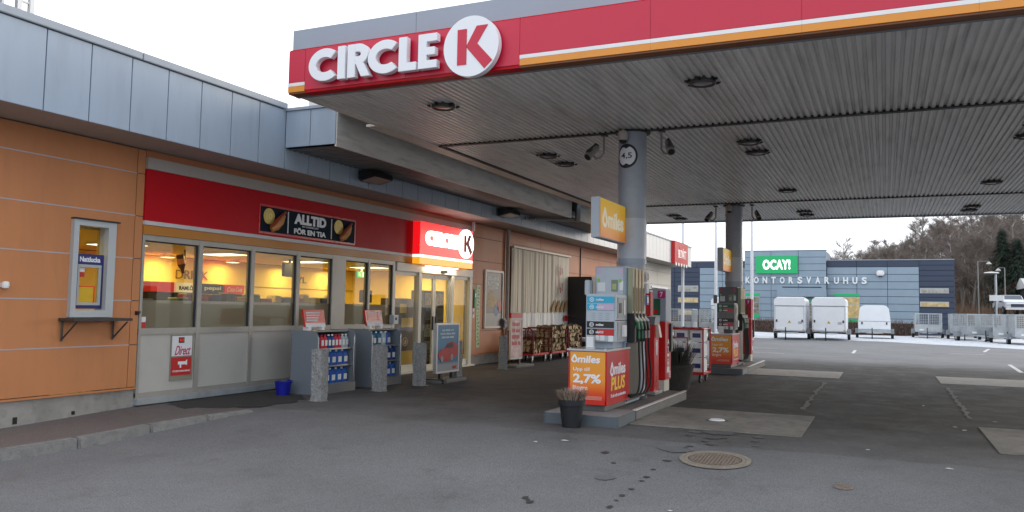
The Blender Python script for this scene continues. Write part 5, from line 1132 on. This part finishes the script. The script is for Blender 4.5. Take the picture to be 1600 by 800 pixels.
# black cabinet by the wall
bc = T('black_cabinet', 'tall black cabinet against the orange wall behind the front pump', 'cabinet', (27.9, 9.85, 0))
MB().box(-.6, .6, -.45, .45, .0, 1.25).build('lower_body', M('cabinet_navy_black', (.012, .016, .03), .5), bc, bevel=.02); MB().box(-.6, .6, -.45, .45, 1.255, 2.75).build('upper_body', BLACK, bc, bevel=.02); MB().box(-.5, .5, -.46, -.451, 1.4, 2.6).build('door', DARK, bc); MB().box(.4, .44, -.49, -.461, 1.9, 2.1).build('handle', STEEL, bc)
nb = T('newspaper_stand', 'low stack of pale newspapers and bags beside the black cabinet', 'paper stack', (26.6, 9.3, 0))
MB().box(-.4, .5, -.3, .3, 0, .5).build('box', DARK, nb); MB().box(-.36, .44, -.27, .27, .502, .62).build('papers', PAPER, nb, bevel=.03)
# car wash sign
bs = T('car_wash_sign', 'red BILTVÄTT sign with white scalloped edge on the far fascia', 'sign', (41.0, 9.49, 4.52))
MB().box(-1.55, 1.35, -.18, 0, -.62, .52).build('box', RED_P, bs, bevel=.01); text('BILTVÄTT', 1.75, .50, (.05, -.185, -.03), 'S', emit_mat('biltvatt_white', (.9, .88, .84), .35), bs, .0, .006)
for k in range(5): MB().prism(ell(-1.3+.58*k, -.62, .13, .09, 14), SF(0, -.181, 0), 0, .01).build('scallop', WHITE, bs)

# ------------------------------------------------------------------ office superstore in the background
OX = 75.0; OO = (OX, 5, 0)
sto = T('office_superstore', 'blue clad flat roofed warehouse store across the lot with raised pale entrance tower', 'building', OO)
def bp_(name, y0, y1, z0, z1, mt, x0=0.0, th=.06, parent=None, g=.02):
    return quick(name, OX-x0-th, OX-x0, y0+g, y1-g, z0+g, z1-g, mt, parent or sto, OO)
quick('store_core', OX+.01, OX+28, -5.15, 26, -.5, 6.1, M('store_core_navy', (.03, .045, .08), .7), sto, OO); quick('tower_core', OX-.62, OX+6, 4.55, 11.27, -.5, 6.98, M('store_core_blue', (.16, .23, .30), .7), sto, OO)
def grid(y0, y1, z0, z1, ny, nz, mt, x0=0.0, skip=()):
    for i in range(ny):
        for j in range(nz):
            a, b = y0+(y1-y0)*i/ny, y0+(y1-y0)*(i+1)/ny; c, d = z0+(z1-z0)*j/nz, z0+(z1-z0)*(j+1)/nz
            bp_('cladding_panel', a, b, c, d, mt, x0)
grid(-2.6, 4.5, 0, 5.57, 3, 9, BLUEP); grid(11.3, 15.4, 0, 5.57, 2, 9, BLUEP); grid(-2.6, 4.5, 5.57, 6.14, 3, 1, NAVYP); grid(11.3, 20, 5.57, 6.14, 4, 1, NAVYP)
grid(-5.2, -2.6, 0, 6.14, 1, 14, NAVYP); grid(15.4, 20, 0, 5.57, 2, 13, NAVYP); grid(20, 26, 0, 6.14, 2, 12, NAVYP); grid(4.5, 11.3, 0, 7.0, 3, 12, BLUEP, .63)
quick('coping', OX-.1, OX+.2, -5.2, 26, 6.14, 6.2, M('coping_pale', (.3, .34, .4), .5), sto, OO); quick('coping', OX-.72, OX+.1, 4.48, 11.32, 7.0, 7.05, MATS['coping_pale'], sto, OO)
WLIT = M('lit_window_warm', (.45, .33, .14), .3, var=.6, scale=3, emit=.25); WFR = M('window_band_frame', (.42, .43, .44), .4)
def band(y0, y1, z0, z1, x0=.06, lit=WLIT):
    w = bp_('window', y0, y1, z0, z1, WFR, x0, .04); n = max(2, int((y1-y0)/.45)); m_ = int((z1-z0)/.7)+1
    for i in range(n):
        for j in range(m_):
            a = y0+.06+(y1-y0-.12)*i/n; c = z0+.05+(z1-z0-.1)*j/m_
            bp_('pane', a, a+(y1-y0-.12)/n-.04, c, c+(z1-z0-.1)/m_-.04, lit, x0+.041, .015, w, .004)
band(-4.77, -2.62, 3.37, 3.83, lit=M('dim_window', (.35, .34, .30), .3, var=.5, scale=4)); band(-4.77, -2.62, 2.27, 2.73)
band(15.5, 17.4, 3.35, 3.95, lit=MATS['dim_window']); band(15.5, 17.4, 2.35, 2.85); band(15.5, 17.4, 1.2, 1.7); band(1.9, 3.95, 1.2, 3.05); band(10.0, 11.2, 1.45, 3.0, .70, M('shelf_window', (.20, .19, .15), .3, var=.7, scale=3)); band(5.3, 6.5, .1, 2.5, .70, MATS['shelf_window'])
STG = emit_mat('store_green', (.005, .30, .10), .45)
for (a, b, c, d, x) in ((1.9, 3.95, 3.06, 3.32, .07), (1.9, 3.3, .9, 1.2, .07), (10.0, 11.2, 3.01, 3.28, .70), (10.0, 10.9, 1.1, 1.42, .70), (5.3, 7.9, 2.52, 2.75, .70)): bp_('green_panel', a, b, c, d, STG, x, .05)
quick('entrance_canopy', OX-1.5, OX-.7, 4.47, 8.46, 3.0, 3.62, BLUEP, sto, OO); quick('canopy_slot', OX-.71, OX-.695, 4.9, 8.1, 3.78, 3.86, BLACK, sto, OO)
sg = T('store_sign', 'green light box with white OCAY! lettering on the store tower', 'sign', (OX-.70, 8.55, 5.77)); MB().box(-.25, 0, -1.75, 1.75, -.77, .77).build('box', STG, sg, bevel=.02); text('OCAY!', 2.3, .86, (-.26, -.0, .0), 'W', emit_mat('ocay_white', (1, 1, 1), 1.2), sg, .045, .01, space=1.08)
nl = T('store_name_letters', 'spaced white KONTORSVARUHUS letters along the store front', 'sign', (OX-.70, 6.3, 4.42)); st = 'KONTORSVARUHUS'
for i, ch in enumerate(st):
    y = 11.0-(11.0-1.55)*i/(len(st)-1); text(ch, .40 if ch != 'I' else .12, .58, (-.06 if y > 4.4 else .57, y-6.3, -.0), 'W', M('letter_pale', (.74, .78, .80), .4), nl, .04, .06, name='letter')
sc = T('store_wall_lamp', 'small white lamp unit high on the pale store wall', 'lamp', (OX-.07, .3, 5.05)); MB().box(-.3, 0, -.3, .3, -.22, .22).build('housing', WHITE, sc, bevel=.08); MB().box(-.2, .0, -.12, .12, -.30, -.221).build('lens', DARK, sc)

# ------------------------------------------------------------------ snow, hedge, trailers
from mathutils import noise as mn
mb = MB(); ny, nx = 60, 16
for j in range(ny+1):
    y = -16+32*j/ny; near = 52.6+.35*math.sin(y*.9)+(-1.0*max(0, -.5-y))+.5*mn.noise(Vector((y*1.3, 0, 3)))
    for i in range(nx+1):
        x = near+(67.5-near)*i/nx; e = min(1, i/2)*min(1, (ny-j)/3)
        mb.v.append((x, y, .003+e*(.05+.05*mn.noise(Vector((x*.7, y*.7, 0))))))
for j in range(ny):
    for i in range(nx): a = j*(nx+1)+i; mb.f.append((a, a+1, a+nx+2, a+nx+1)); mb.mi.append(0)
mb.build('snow', SNOW, None, smooth=True, kind='structure')
random.seed(9)
def twig_mass(n, dims, w, h0=.0):
    b = MB(); lx, ly, lz = dims
    for i in range(n):
        x, y, z = random.uniform(-lx, lx), random.uniform(-ly, ly), random.uniform(h0, lz*.8)*random.random()**.3
        d = Vector((random.uniform(-.4, .4), random.uniform(-.4, .4), random.uniform(.3, 1))).normalized()*random.uniform(.15, .4); s = d.cross(Vector((random.random()-.5, random.random()-.5, random.random()-.5))).normalized()*w
        p = Vector((x, y, z)); b.add([p-s, p+s, p+d], [(0, 1, 2)])
    return b
HEDM = M('hedge_twigs', (.14, .085, .066), .9, var=.5, scale=3)
def hedge(y0, y1, lab):
    t = T('hedge', lab, 'hedge', (67.2, (y0+y1)/2, 0), 0, 'low hedges before the store'); h = (y1-y0)/2
    b = MB(); b.box(-.5, .5, -h, h, 0, .95); b.build('stems', M('hedge_core', (.045, .032, .026), 1), t); twig_mass(int(1500*h), (.65, h, 1.35), .02).build('twigs', HEDM, t)
hedge(3.2, 12.5, 'brown leafless hedge in front of the store tower'); hedge(-2.2, 2.9, 'brown leafless hedge behind the rounded trailer'); hedge(12.8, 20, 'brown leafless hedge at the left end of the store')
TYRE = RUBBER
def wheels(t, x, w, r=.30):
    for s in (-1, 1):
        o = MB().tube([(x, s*w-.08, r), (x, s*w+.08, r)], r, 20).build('wheel', TYRE, t); MB().tube([(x, s*w-.085, r), (x, s*w+.085, r)], r*.55, 14).build('rim', GALV, o)
        MB().hexa([(x-.42, s*w-.11, r+.05), (x+.42, s*w-.11, r+.05), (x+.42, s*w+.11, r+.05), (x-.42, s*w+.11, r+.05), (x-.3, s*w-.11, r+.36), (x+.3, s*w-.11, r+.36), (x+.3, s*w+.11, r+.36), (x-.3, s*w+.11, r+.36)]).build('mudguard', M('mudguard_grey', (.2, .22, .24), .6), t)
def drawbar(t, x0, h=.42):
    b = MB(); b.tube([(x0, -.5, h), (x0-1.0, 0, h), (x0-1.35, 0, h)], .04, 6); b.tube([(x0, .5, h), (x0-1.0, 0, h)], .04, 6); b.build('drawbar', GALV, t)
    j = MB().tube([(x0-.9, .12, .12), (x0-.9, .12, .75)], .03, 8).build('jockey_wheel', DARK, t); MB().tube([(x0-.9, .09, .1), (x0-.9, .15, .1)], .1, 12).build('tyre', TYRE, j)
TSN = M('snow_on_roof', (.82, .84, .88), .9)
def box_trailer(x, y, w, h, lab, ln=3.0):
    t = T('box_trailer', lab, 'trailer', (x, y, 0), 0, 'parked white trailers'); hw = w/2
    MB().box(0, ln, -hw, hw, .42, .52).build('chassis', GALV, t)
    b = MB(); b.box(.02, ln, -hw, hw, .525, h-.46); b.build('body', TRAILW, t, bevel=.04)
    pr = [(-hw-.01, 0), (hw+.01, 0), (hw+.01, .30), (hw-.06, .42), (hw-.2, .46), (-hw+.2, .46), (-hw+.06, .42), (-hw-.01, .30)]
    ld = MB().prism(pr, lambda u, v, d: (d, u, h-.45+v), .0, ln+.02).build('lid', TRAILW, t)
    MB().prism([(-hw+.1, .445), (hw-.1, .445), (hw-.2, .50), (-hw+.2, .50)], lambda u, v, d: (d, u, h-.45+v+.02), .1, ln-.1).build('roof_snow', TSN, ld)
    MB().box(.005, .019, -hw+.02, hw-.02, h-.475, h-.462).build('lid_seam', DARK, t)
    for s in (-1, 1): MB().box(-.01, .019, s*(hw-.15)-.04, s*(hw-.15)+.04, 1.05, 1.2).build('latch', DARK, t)
    MB().add([(.012, -.1, 1.0), (.012, .1, 1.0), (.012, 0, 1.16)], [(0, 1, 2)]).build('warning_mark', M('warning_yellow', (.5, .35, .05), .5), t); MB().box(.008, .018, -.7, -.5, .95, 1.1).build('decal', M('decal_grey', (.4, .4, .42), .5), t)
    for s in (-1, 1): MB().box(-.008, .018, s*(hw-.08)-.05, s*(hw-.08)+.05, .56, .62).build('marker_lamp', M('marker_amber', (.5, .22, .05), .3), t)
    MB().box(-.006, .018, .25, .70, .58, .70).build('number_plate', PAPER, t); MB().box(.004, .0185, -hw+.05, -hw+.065, .6, h-.5).build('panel_seam', M('seam_grey', (.35, .36, .38), .5), t); MB().box(.004, .0185, hw-.065, hw-.05, .6, h-.5).build('panel_seam', MATS['seam_grey'], t)
    wheels(t, ln*.55, hw+.1); drawbar(t, 0); MB().box(-.03, .0, -hw, hw, .40, .50).build('front_beam', DARK, t)
    return t
box_trailer(51.3, 5.2, 1.75, 2.48, 'tall white box trailer, left of the two in front of the store tower'); box_trailer(52.2, 3.05, 1.9, 2.5, 'tall white box trailer, right of the two in front of the store tower'); box_trailer(53, 9.3, 1.7, 2.45, 'white box trailer seen left of the rear pump')
rt_ = T('rounded_trailer', 'low white trailer with rounded hood standing beside the tall box trailers', 'trailer', (57, .62, 0), 0, 'parked white trailers')
MB().box(0, 2.6, -.95, .95, .42, .62).build('chassis', GALV, rt_)
o = [(-.95, .63), (.95, .63), (.95, 1.15), (.86, 1.95), (.74, 2.12), (.55, 2.18), (-.55, 2.18), (-.74, 2.12), (-.86, 1.95), (-.95, 1.15)]
MB().prism(o, lambda u, v, d: (d, u, v), .0, 2.6).build('hood', TRAILW, rt_, bevel=.03); MB().box(-.012, -.001, -.94, .94, 1.14, 1.155).build('hood_seam', DARK, rt_)
for s in (-1, 1): MB().box(-.03, -.001, s*.72-.04, s*.72+.04, .95, 1.1).build('latch', DARK, rt_)
wheels(rt_, 1.4, 1.05); drawbar(rt_, 0)
def cage_trailer(lab, w=1.6, ln=2.6):
    t = T('cage_trailer', lab, 'trailer', (0, 0, 0), 0, 'galvanised cage trailers'); hw = w/2
    MB().box(0, ln, -hw, hw, .45, .52).build('deck', GALV, t)
    for nm, r in (('side_board', (0, ln, -hw-.02, -hw)), ('side_board', (0, ln, hw, hw+.02)), ('end_board', (-.02, 0, -hw, hw)), ('end_board', (ln, ln+.02, -hw, hw))): MB().box(*r, .50, .88).build(nm, GALV, t)
    b = MB()
    for x in (0, ln/2, ln):
        for y in (-hw, hw): b.box(x-.03, x+.03, y-.03, y+.03, .5, 1.72)
    for y in (-.02, ): b.box(-.03, .03, y-.03, y+.03, .5, 1.72)
    for z in (.92, 1.70):
        for y in (-hw, hw): b.box(0, ln, y-.025, y+.025, z-.03, z+.03)
        for x in (0, ln): b.box(x-.025, x+.025, -hw, hw, z-.03, z+.03)
    b.build('cage_frame', GALV, t)
    b = MB(); s = .012
    for y in (-hw, hw):
        for i in range(int(ln/.11)): x = i*.11; b.box(x-s/2, x+s/2, y-s/2, y+s/2, .9, 1.7)
        for k in range(7): z = .96+k*.11; b.box(0, ln, y-s/2, y+s/2, z-s/2, z+s/2)
    for x in (0, ln):
        for i in range(int(w/.11)): y = -hw+i*.11; b.box(x-s/2, x+s/2, y-s/2, y+s/2, .9, 1.7)
        for k in range(7): z = .96+k*.11; b.box(x-s/2, x+s/2, -hw, hw, z-s/2, z+s/2)
    b.build('cage_mesh', GALV, t, kind='stuff'); MB().box(-.03, -.021, .3, .55, .55, .65).build('number_plate', WHITE, t)
    wheels(t, ln*.55, hw+.12, .28); drawbar(t, 0, .4); return t
ct = cage_trailer('galvanised cage trailer next to the dark corner of the store, leftmost of the row'); ct.location = (62.5, -2.7, 0)
for (x, y, rz, lab) in ((60.5, -4.75, 0, 'galvanised cage trailer, second from the left in the row'), (57.0, -5.35, .25, 'galvanised cage trailer with its wheel showing, third from the left in the row'), (54.5, -6.5, -.1, 'galvanised cage trailer, fourth from the left in the row'), (52.5, -7.35, .05, 'galvanised cage trailer at the right picture edge'), (46.5, 8.75, 0, 'galvanised cage trailer seen between the two islands'), (47.5, 11.0, .1, 'galvanised cage trailer partly behind the cash machine'), (64.5, -6.7, 0, 'galvanised cage trailer behind the row at the right')): dup(ct, (x, y, 0), rz, lab)

# ------------------------------------------------------------------ poles, vehicles, hill and wood
FLAG = M('flagpole_white', (.68, .70, .74), .4)
for i, (x, y, lab) in enumerate(((44, 9.95, 'white flagpole below the car wash sign'), (46, 8.55, 'white flagpole left of the rear column'), (46, 6.6, 'white flagpole right of the rear column'), (80, 4.6, 'white flagpole behind the store roof'))):
    t = T('flagpole', lab, 'flagpole', (x, y, 0), 0, 'white flagpoles'); r = .085 if i < 3 else .06
    MB().tube([(0, 0, 0), (0, 0, 4), (0, 0, 11)], [r, r*.95, r*.35], 12).build('pole', FLAG, t, smooth=True); MB().lathe((0, 0, 11), [(0, .1), (.06, .05), (.05, 0), (0, -.02)], 10).build('finial', FLAG, t); MB().box(-.12, .12, -.12, .12, 0, .05).build('base', CONC, t)
def hill_h(x, y):
    q = y/x
    e = 2.0*sst((x-77)/6)*sst((-4.5-y)/2.5)
    return e + 9.5*sst((x-112)/80)*sst((.065-q)/.13) + 1.2*sst((x-112)/60) - .25
mb = MB(); hx = [78, 80, 82, 84, 88, 95, 104]+[112+8*i for i in range(16)]; hq = [.12-.0125*i for i in range(36)]
for x in hx:
    for q in hq: mb.v.append((x, q*x, hill_h(x, q*x)+.25*mn.noise(Vector((x*.1, q*30, 0)))))
n = len(hq)
for i in range(len(hx)-1):
    for j in range(n-1): a = i*n+j; mb.f.append((a, a+1, a+n+1, a+n)); mb.mi.append(0)
mb.build('hill', M('leaf_litter', (.13, .095, .07), .95, var=.4, scale=.4, bump=.5, bscale=3), None, smooth=True, kind='structure')
mb = MB(); pts = [(79.5, -7), (79.5, -22), (92, -22), (92, -7)]
mb.add([(x, y, hill_h(x, y)+.05) for x, y in pts], [(0, 1, 2, 3)]); mb.build('snow', SNOW, None, kind='structure')
random.seed(33)
def bare_tree(seed, h):
    rn = random.Random(seed); tk = MB(); cr = MB()
    def rib(mb, p, d, w):
        s = d.cross(Vector((rn.uniform(-1, 1), rn.uniform(-1, 1), rn.uniform(-1, 1)))).normalized()*w; mb.add([p-s, p+s, p+d], [(0, 1, 2)])
    top = Vector((rn.uniform(-.6, .6), rn.uniform(-.6, .6), h)); mid = top*.5+Vector((rn.uniform(-.3, .3), rn.uniform(-.3, .3), 0))
    tk.tube([(0, 0, -.6), mid*.5, mid, mid*.45+top*.55, top], [.17, .14, .10, .06, .015], 6)
    def at(q): return mid*(q/.5) if q < .5 else mid+(top-mid)*((q-.5)/.5)
    for i in range(30):
        q = rn.uniform(.28, .98); p = at(q); a = rn.random()*6.28; l = h*.30*(1.15-q)*rn.uniform(.7, 1.3)+.5
        d = Vector((math.cos(a), math.sin(a), rn.uniform(.5, 1.3))).normalized()*l
        tk.tube([p, p+d*.5+Vector((0, 0, .1*l)), p+d], [.045, .03, .01], 3)
        for k in range(19):
            f = rn.uniform(.25, 1.0); pp = p+d*f; dd = (d.normalized()+Vector((rn.uniform(-1, 1), rn.uniform(-1, 1), rn.uniform(-.3, .9)))*.9).normalized()*rn.uniform(.5, 1.3)
            rib(cr, pp, dd, .016)
            for m_ in range(6): rib(cr, pp+dd*rn.uniform(.3, .9), (dd.normalized()+Vector((rn.uniform(-1, 1), rn.uniform(-1, 1), rn.uniform(-.5, .8)))).normalized()*rn.uniform(.3, .75), .011)
    return tk, cr
BK = M('bare_bark', (.17, .145, .125), .95, var=.4, scale=1.5); BK2 = M('pale_birch_bark', (.36, .34, .32), .9, var=.4, scale=3); TW = M('bare_twigs', (.18, .147, .128), .95, var=.3, scale=.3)
TREES = []
for i in range(7):
    tk, cr = bare_tree(100+i, (9.5, 10.5, 11.5, 8.5, 10, 12, 9)[i]); TREES.append((tk.mesh('trunk', BK2 if i in (2, 5) else BK, smooth=True), cr.mesh('crown', TW)))
spots = []
for i in range(330):
    x = random.uniform(112, 190) if i > 60 else random.uniform(112, 135); q = random.uniform(-.20, .055); y = q*x
    if i < 60 and q > -.06: continue
    spots.append((x, y))
for (x, y) in spots:
    k = random.randrange(7); s = random.uniform(.68, 1.0); pale = k in (2, 5)
    t = T('bare_tree', 'leafless pale barked tree in the wood on the hill behind the store' if pale else 'leafless grey brown tree in the wood on the hill behind the store', 'tree', (x, y, hill_h(x, y)), random.random()*6.28, 'pale barked trees of the hill wood' if pale else 'bare trees of the hill wood')
    t.scale = (s, s, s); put('trunk', TREES[k][0], t); put('crown', TREES[k][1], t)
# brush under the trees
b = MB(); rn = random.Random(8)
for i in range(9000):
    x = rn.uniform(104, 150); q = rn.uniform(-.2, .05); y = q*x; p = Vector((x, y, hill_h(x, y))); d = Vector((rn.uniform(-.5, .5), rn.uniform(-.5, .5), rn.uniform(.5, 1.6))); s = Vector((.0, .03, 0)); b.add([p-s, p+s, p+d], [(0, 1, 2)])
b.build('brush', M('dry_brush', (.16, .105, .07), .95, var=.4, scale=.5), None, kind='stuff'); bpy.context.scene.collection.objects['brush']['label'] = 'dry brown brush covering the foot of the hill'; bpy.context.scene.collection.objects['brush']['category'] = 'brush'
SPR = M('spruce_needles', (.018, .032, .020), .9, var=.5, scale=1.2)
def spruce(x, y, h, lab, seed):
    rn = random.Random(seed); t = T('spruce_tree', lab, 'tree', (x, y, hill_h(x, y)-.1), 0, 'dark spruces'); MB().tube([(0, 0, 0), (0, 0, h)], [.2, .02], 7).build('trunk', BK, t)
    b = MB(); z = h*.12
    while z < h*.99:
        r = (h-z)*.38+.12
        for k in range(26):
            a = rn.random()*6.28; d = Vector((math.cos(a)*r*rn.uniform(.7, 1.1), math.sin(a)*r*rn.uniform(.7, 1.1), -r*.25)); p = Vector((0, 0, z+rn.uniform(-.1, .2)))
            for f in range(6): q = p+d*(f/6); e = d.normalized()*rn.uniform(.25, .5)+Vector((rn.uniform(-.4, .4), rn.uniform(-.4, .4), -rn.uniform(.05, .4))); s = Vector((-d.y, d.x, 0)).normalized()*.05; b.add([q-s, q+s, q+e], [(0, 1, 2)])
        z += .22
    b.build('crown', SPR, t)
spruce(113, -12.9, 10.5, 'dark slender spruce at the edge of the wood', 1); spruce(112, -14.3, 9.3, 'broad dark spruce right of the slender one', 2); spruce(114, -16.2, 8.5, 'dark spruce at the right picture edge', 3)
LP = M('lamp_pole', (.22, .22, .21), .6)
def street_lamp(x, y, h, arm, lab):
    t = T('street_lamp', lab, 'street lamp', (x, y, hill_h(x, y)), 0, 'street lamps by the road'); MB().tube([(0, 0, 0), (0, 0, h)], [.08, .05], 8).build('pole', LP, t); MB().tube([(0, 0, h), (0, arm, h)], .035, 6).build('arm', LP, t); MB().lathe((0, arm, h-.05), [(.06, .0), (.28, -.25), (.20, -.30), (0, -.42)], 14).build('lamp_shade', M('lamp_shade_grey', (.4, .4, .38), .4), t, smooth=True)
street_lamp(98, -8.95, 5.6, -1.0, 'street lamp with the arm pointing right, the tallest one beside the store corner'); street_lamp(108, -7.4, 4.3, .85, 'small street lamp with the arm pointing left'); street_lamp(100, -11.6, 5.0, .6, 'street lamp standing behind the white pickup')
t = T('lot_lamp', 'flat headed parking lot lamp with white sign plate on its pole', 'street lamp', (81.5, -8.75, hill_h(81.5, -8.75))); MB().tube([(0, 0, 0), (0, 0, 3.9)], .10, 8).build('pole', GALV, t); MB().lathe((0, .3, 3.9), [(0, .14), (.5, .08), (.62, 0), (.5, -.06), (0, -.06)], 18).build('lamp_head', M('lamp_head_pale', (.55, .55, .54), .4), t, smooth=True); MB().box(-.14, -.1, -.55, .5, 1.5, 2.0).build('sign_plate', PAPER, t)
# pickup
pk = T('pickup_truck', 'white pickup facing the lot on the snowy bank behind the trailers', 'pickup truck', (85.5, -10.85, hill_h(85.5, -10.85)+.05), R(6))
b = MB(); b.hexa([(0, -.95, .55), (5.0, -.95, .55), (5.0, .95, .55), (0, .95, .55), (.12, -.9, 1.08), (5.0, -.93, 1.12), (5.0, .93, 1.12), (.12, .9, 1.08)]); b.build('body', TRAILW, pk, bevel=.08)
b = MB(); b.hexa([(1.0, -.88, 1.10), (3.2, -.88, 1.12), (3.2, .88, 1.12), (1.0, .88, 1.10), (1.75, -.72, 1.78), (3.0, -.72, 1.78), (3.0, .72, 1.78), (1.75, .72, 1.78)]); b.build('cab', TRAILW, pk, bevel=.06)
MB().hexa([(1.08, -.78, 1.16), (1.16, -.78, 1.2), (1.16, .78, 1.2), (1.08, .78, 1.16), (1.66, -.66, 1.72), (1.74, -.66, 1.76), (1.74, .66, 1.76), (1.66, .66, 1.72)]).build('windscreen', M('dark_glass', (.10, .12, .14), .1), pk)
MB().box(-.03, .06, -.5, .5, .68, .95).build('grille', M('grille_navy', (.03, .035, .08), .4), pk); MB().box(-.1, .1, -.95, .95, .42, .6).build('bumper', WHITE, pk, bevel=.03)
for s in (-1, 1): MB().box(-.02, .08, s*.72-.17, s*.72+.17, .78, .98).build('headlight', M('headlight_glass', (.6, .62, .65), .15), pk); MB().box(1.2, 1.32, s*1.06-.1, s*1.06+.1, 1.12, 1.34).build('mirror', DARK, pk)
for x in (.9, 4.0):
    for s in (-1, 1): w = MB().tube([(x, s*.85-.12, .38), (x, s*.85+.12, .38)], .38, 18).build('wheel', TYRE, pk); MB().tube([(x, s*.85-.125, .38), (x, s*.85+.125, .38)], .2, 12).build('rim', GALV, w)
MB().box(4.0, 4.9, -.85, .85, 1.13, 1.35).build('load_box', M('cream_load', (.5, .46, .38), .6), pk)
# house at the right edge
hs = T('roadside_house', 'small dark fronted house with red tiled gable roof at the right picture edge', 'house', (104, -16.9, hill_h(104, -16.9)))
MB().box(0, 8, -5, 2.6, 0, 3.0).build('wall', M('house_dark', (.03, .035, .045), .6), hs); MB().box(-.05, 0, 2.2, 2.6, 0, 3.1).build('corner_board', WHITE, hs); MB().box(-.06, -.01, -1.2, .4, .2, 2.1).build('window', M('house_window', (.25, .27, .28), .2), hs)
rf_ = MB(); rf_.hexa([(-.3, -5.3, 3.0), (8.3, -5.3, 3.0), (8.3, 2.9, 3.0), (-.3, 2.9, 3.0), (3.6, -5.3, 4.2), (4.4, -5.3, 4.2), (4.4, 2.9, 4.2), (3.6, 2.9, 4.2)]); rf_.build('roof', M('snowy_roof', (.5, .5, .5), .8, var=.3, scale=1), hs)
h2 = T('red_house', 'small brick red gabled house half hidden behind the pickup', 'house', (112, -13.9, hill_h(112, -13.9))); MB().box(0, 6, -2.5, 1.2, 0, 2.6).build('wall', M('house_grey', (.3, .3, .3), .7), h2)
MB().prism([(-3.0, 2.6), (1.8, 2.6), (-.6, 4.6)], lambda u, v, d: (d, u, v), -.2, 6.2).build('roof', M('red_tiles', (.22, .09, .07), .8, var=.2), h2); MB().box(-.04, 0, -1.2, -.2, .9, 2.0).build('window', MATS['house_window'], h2)
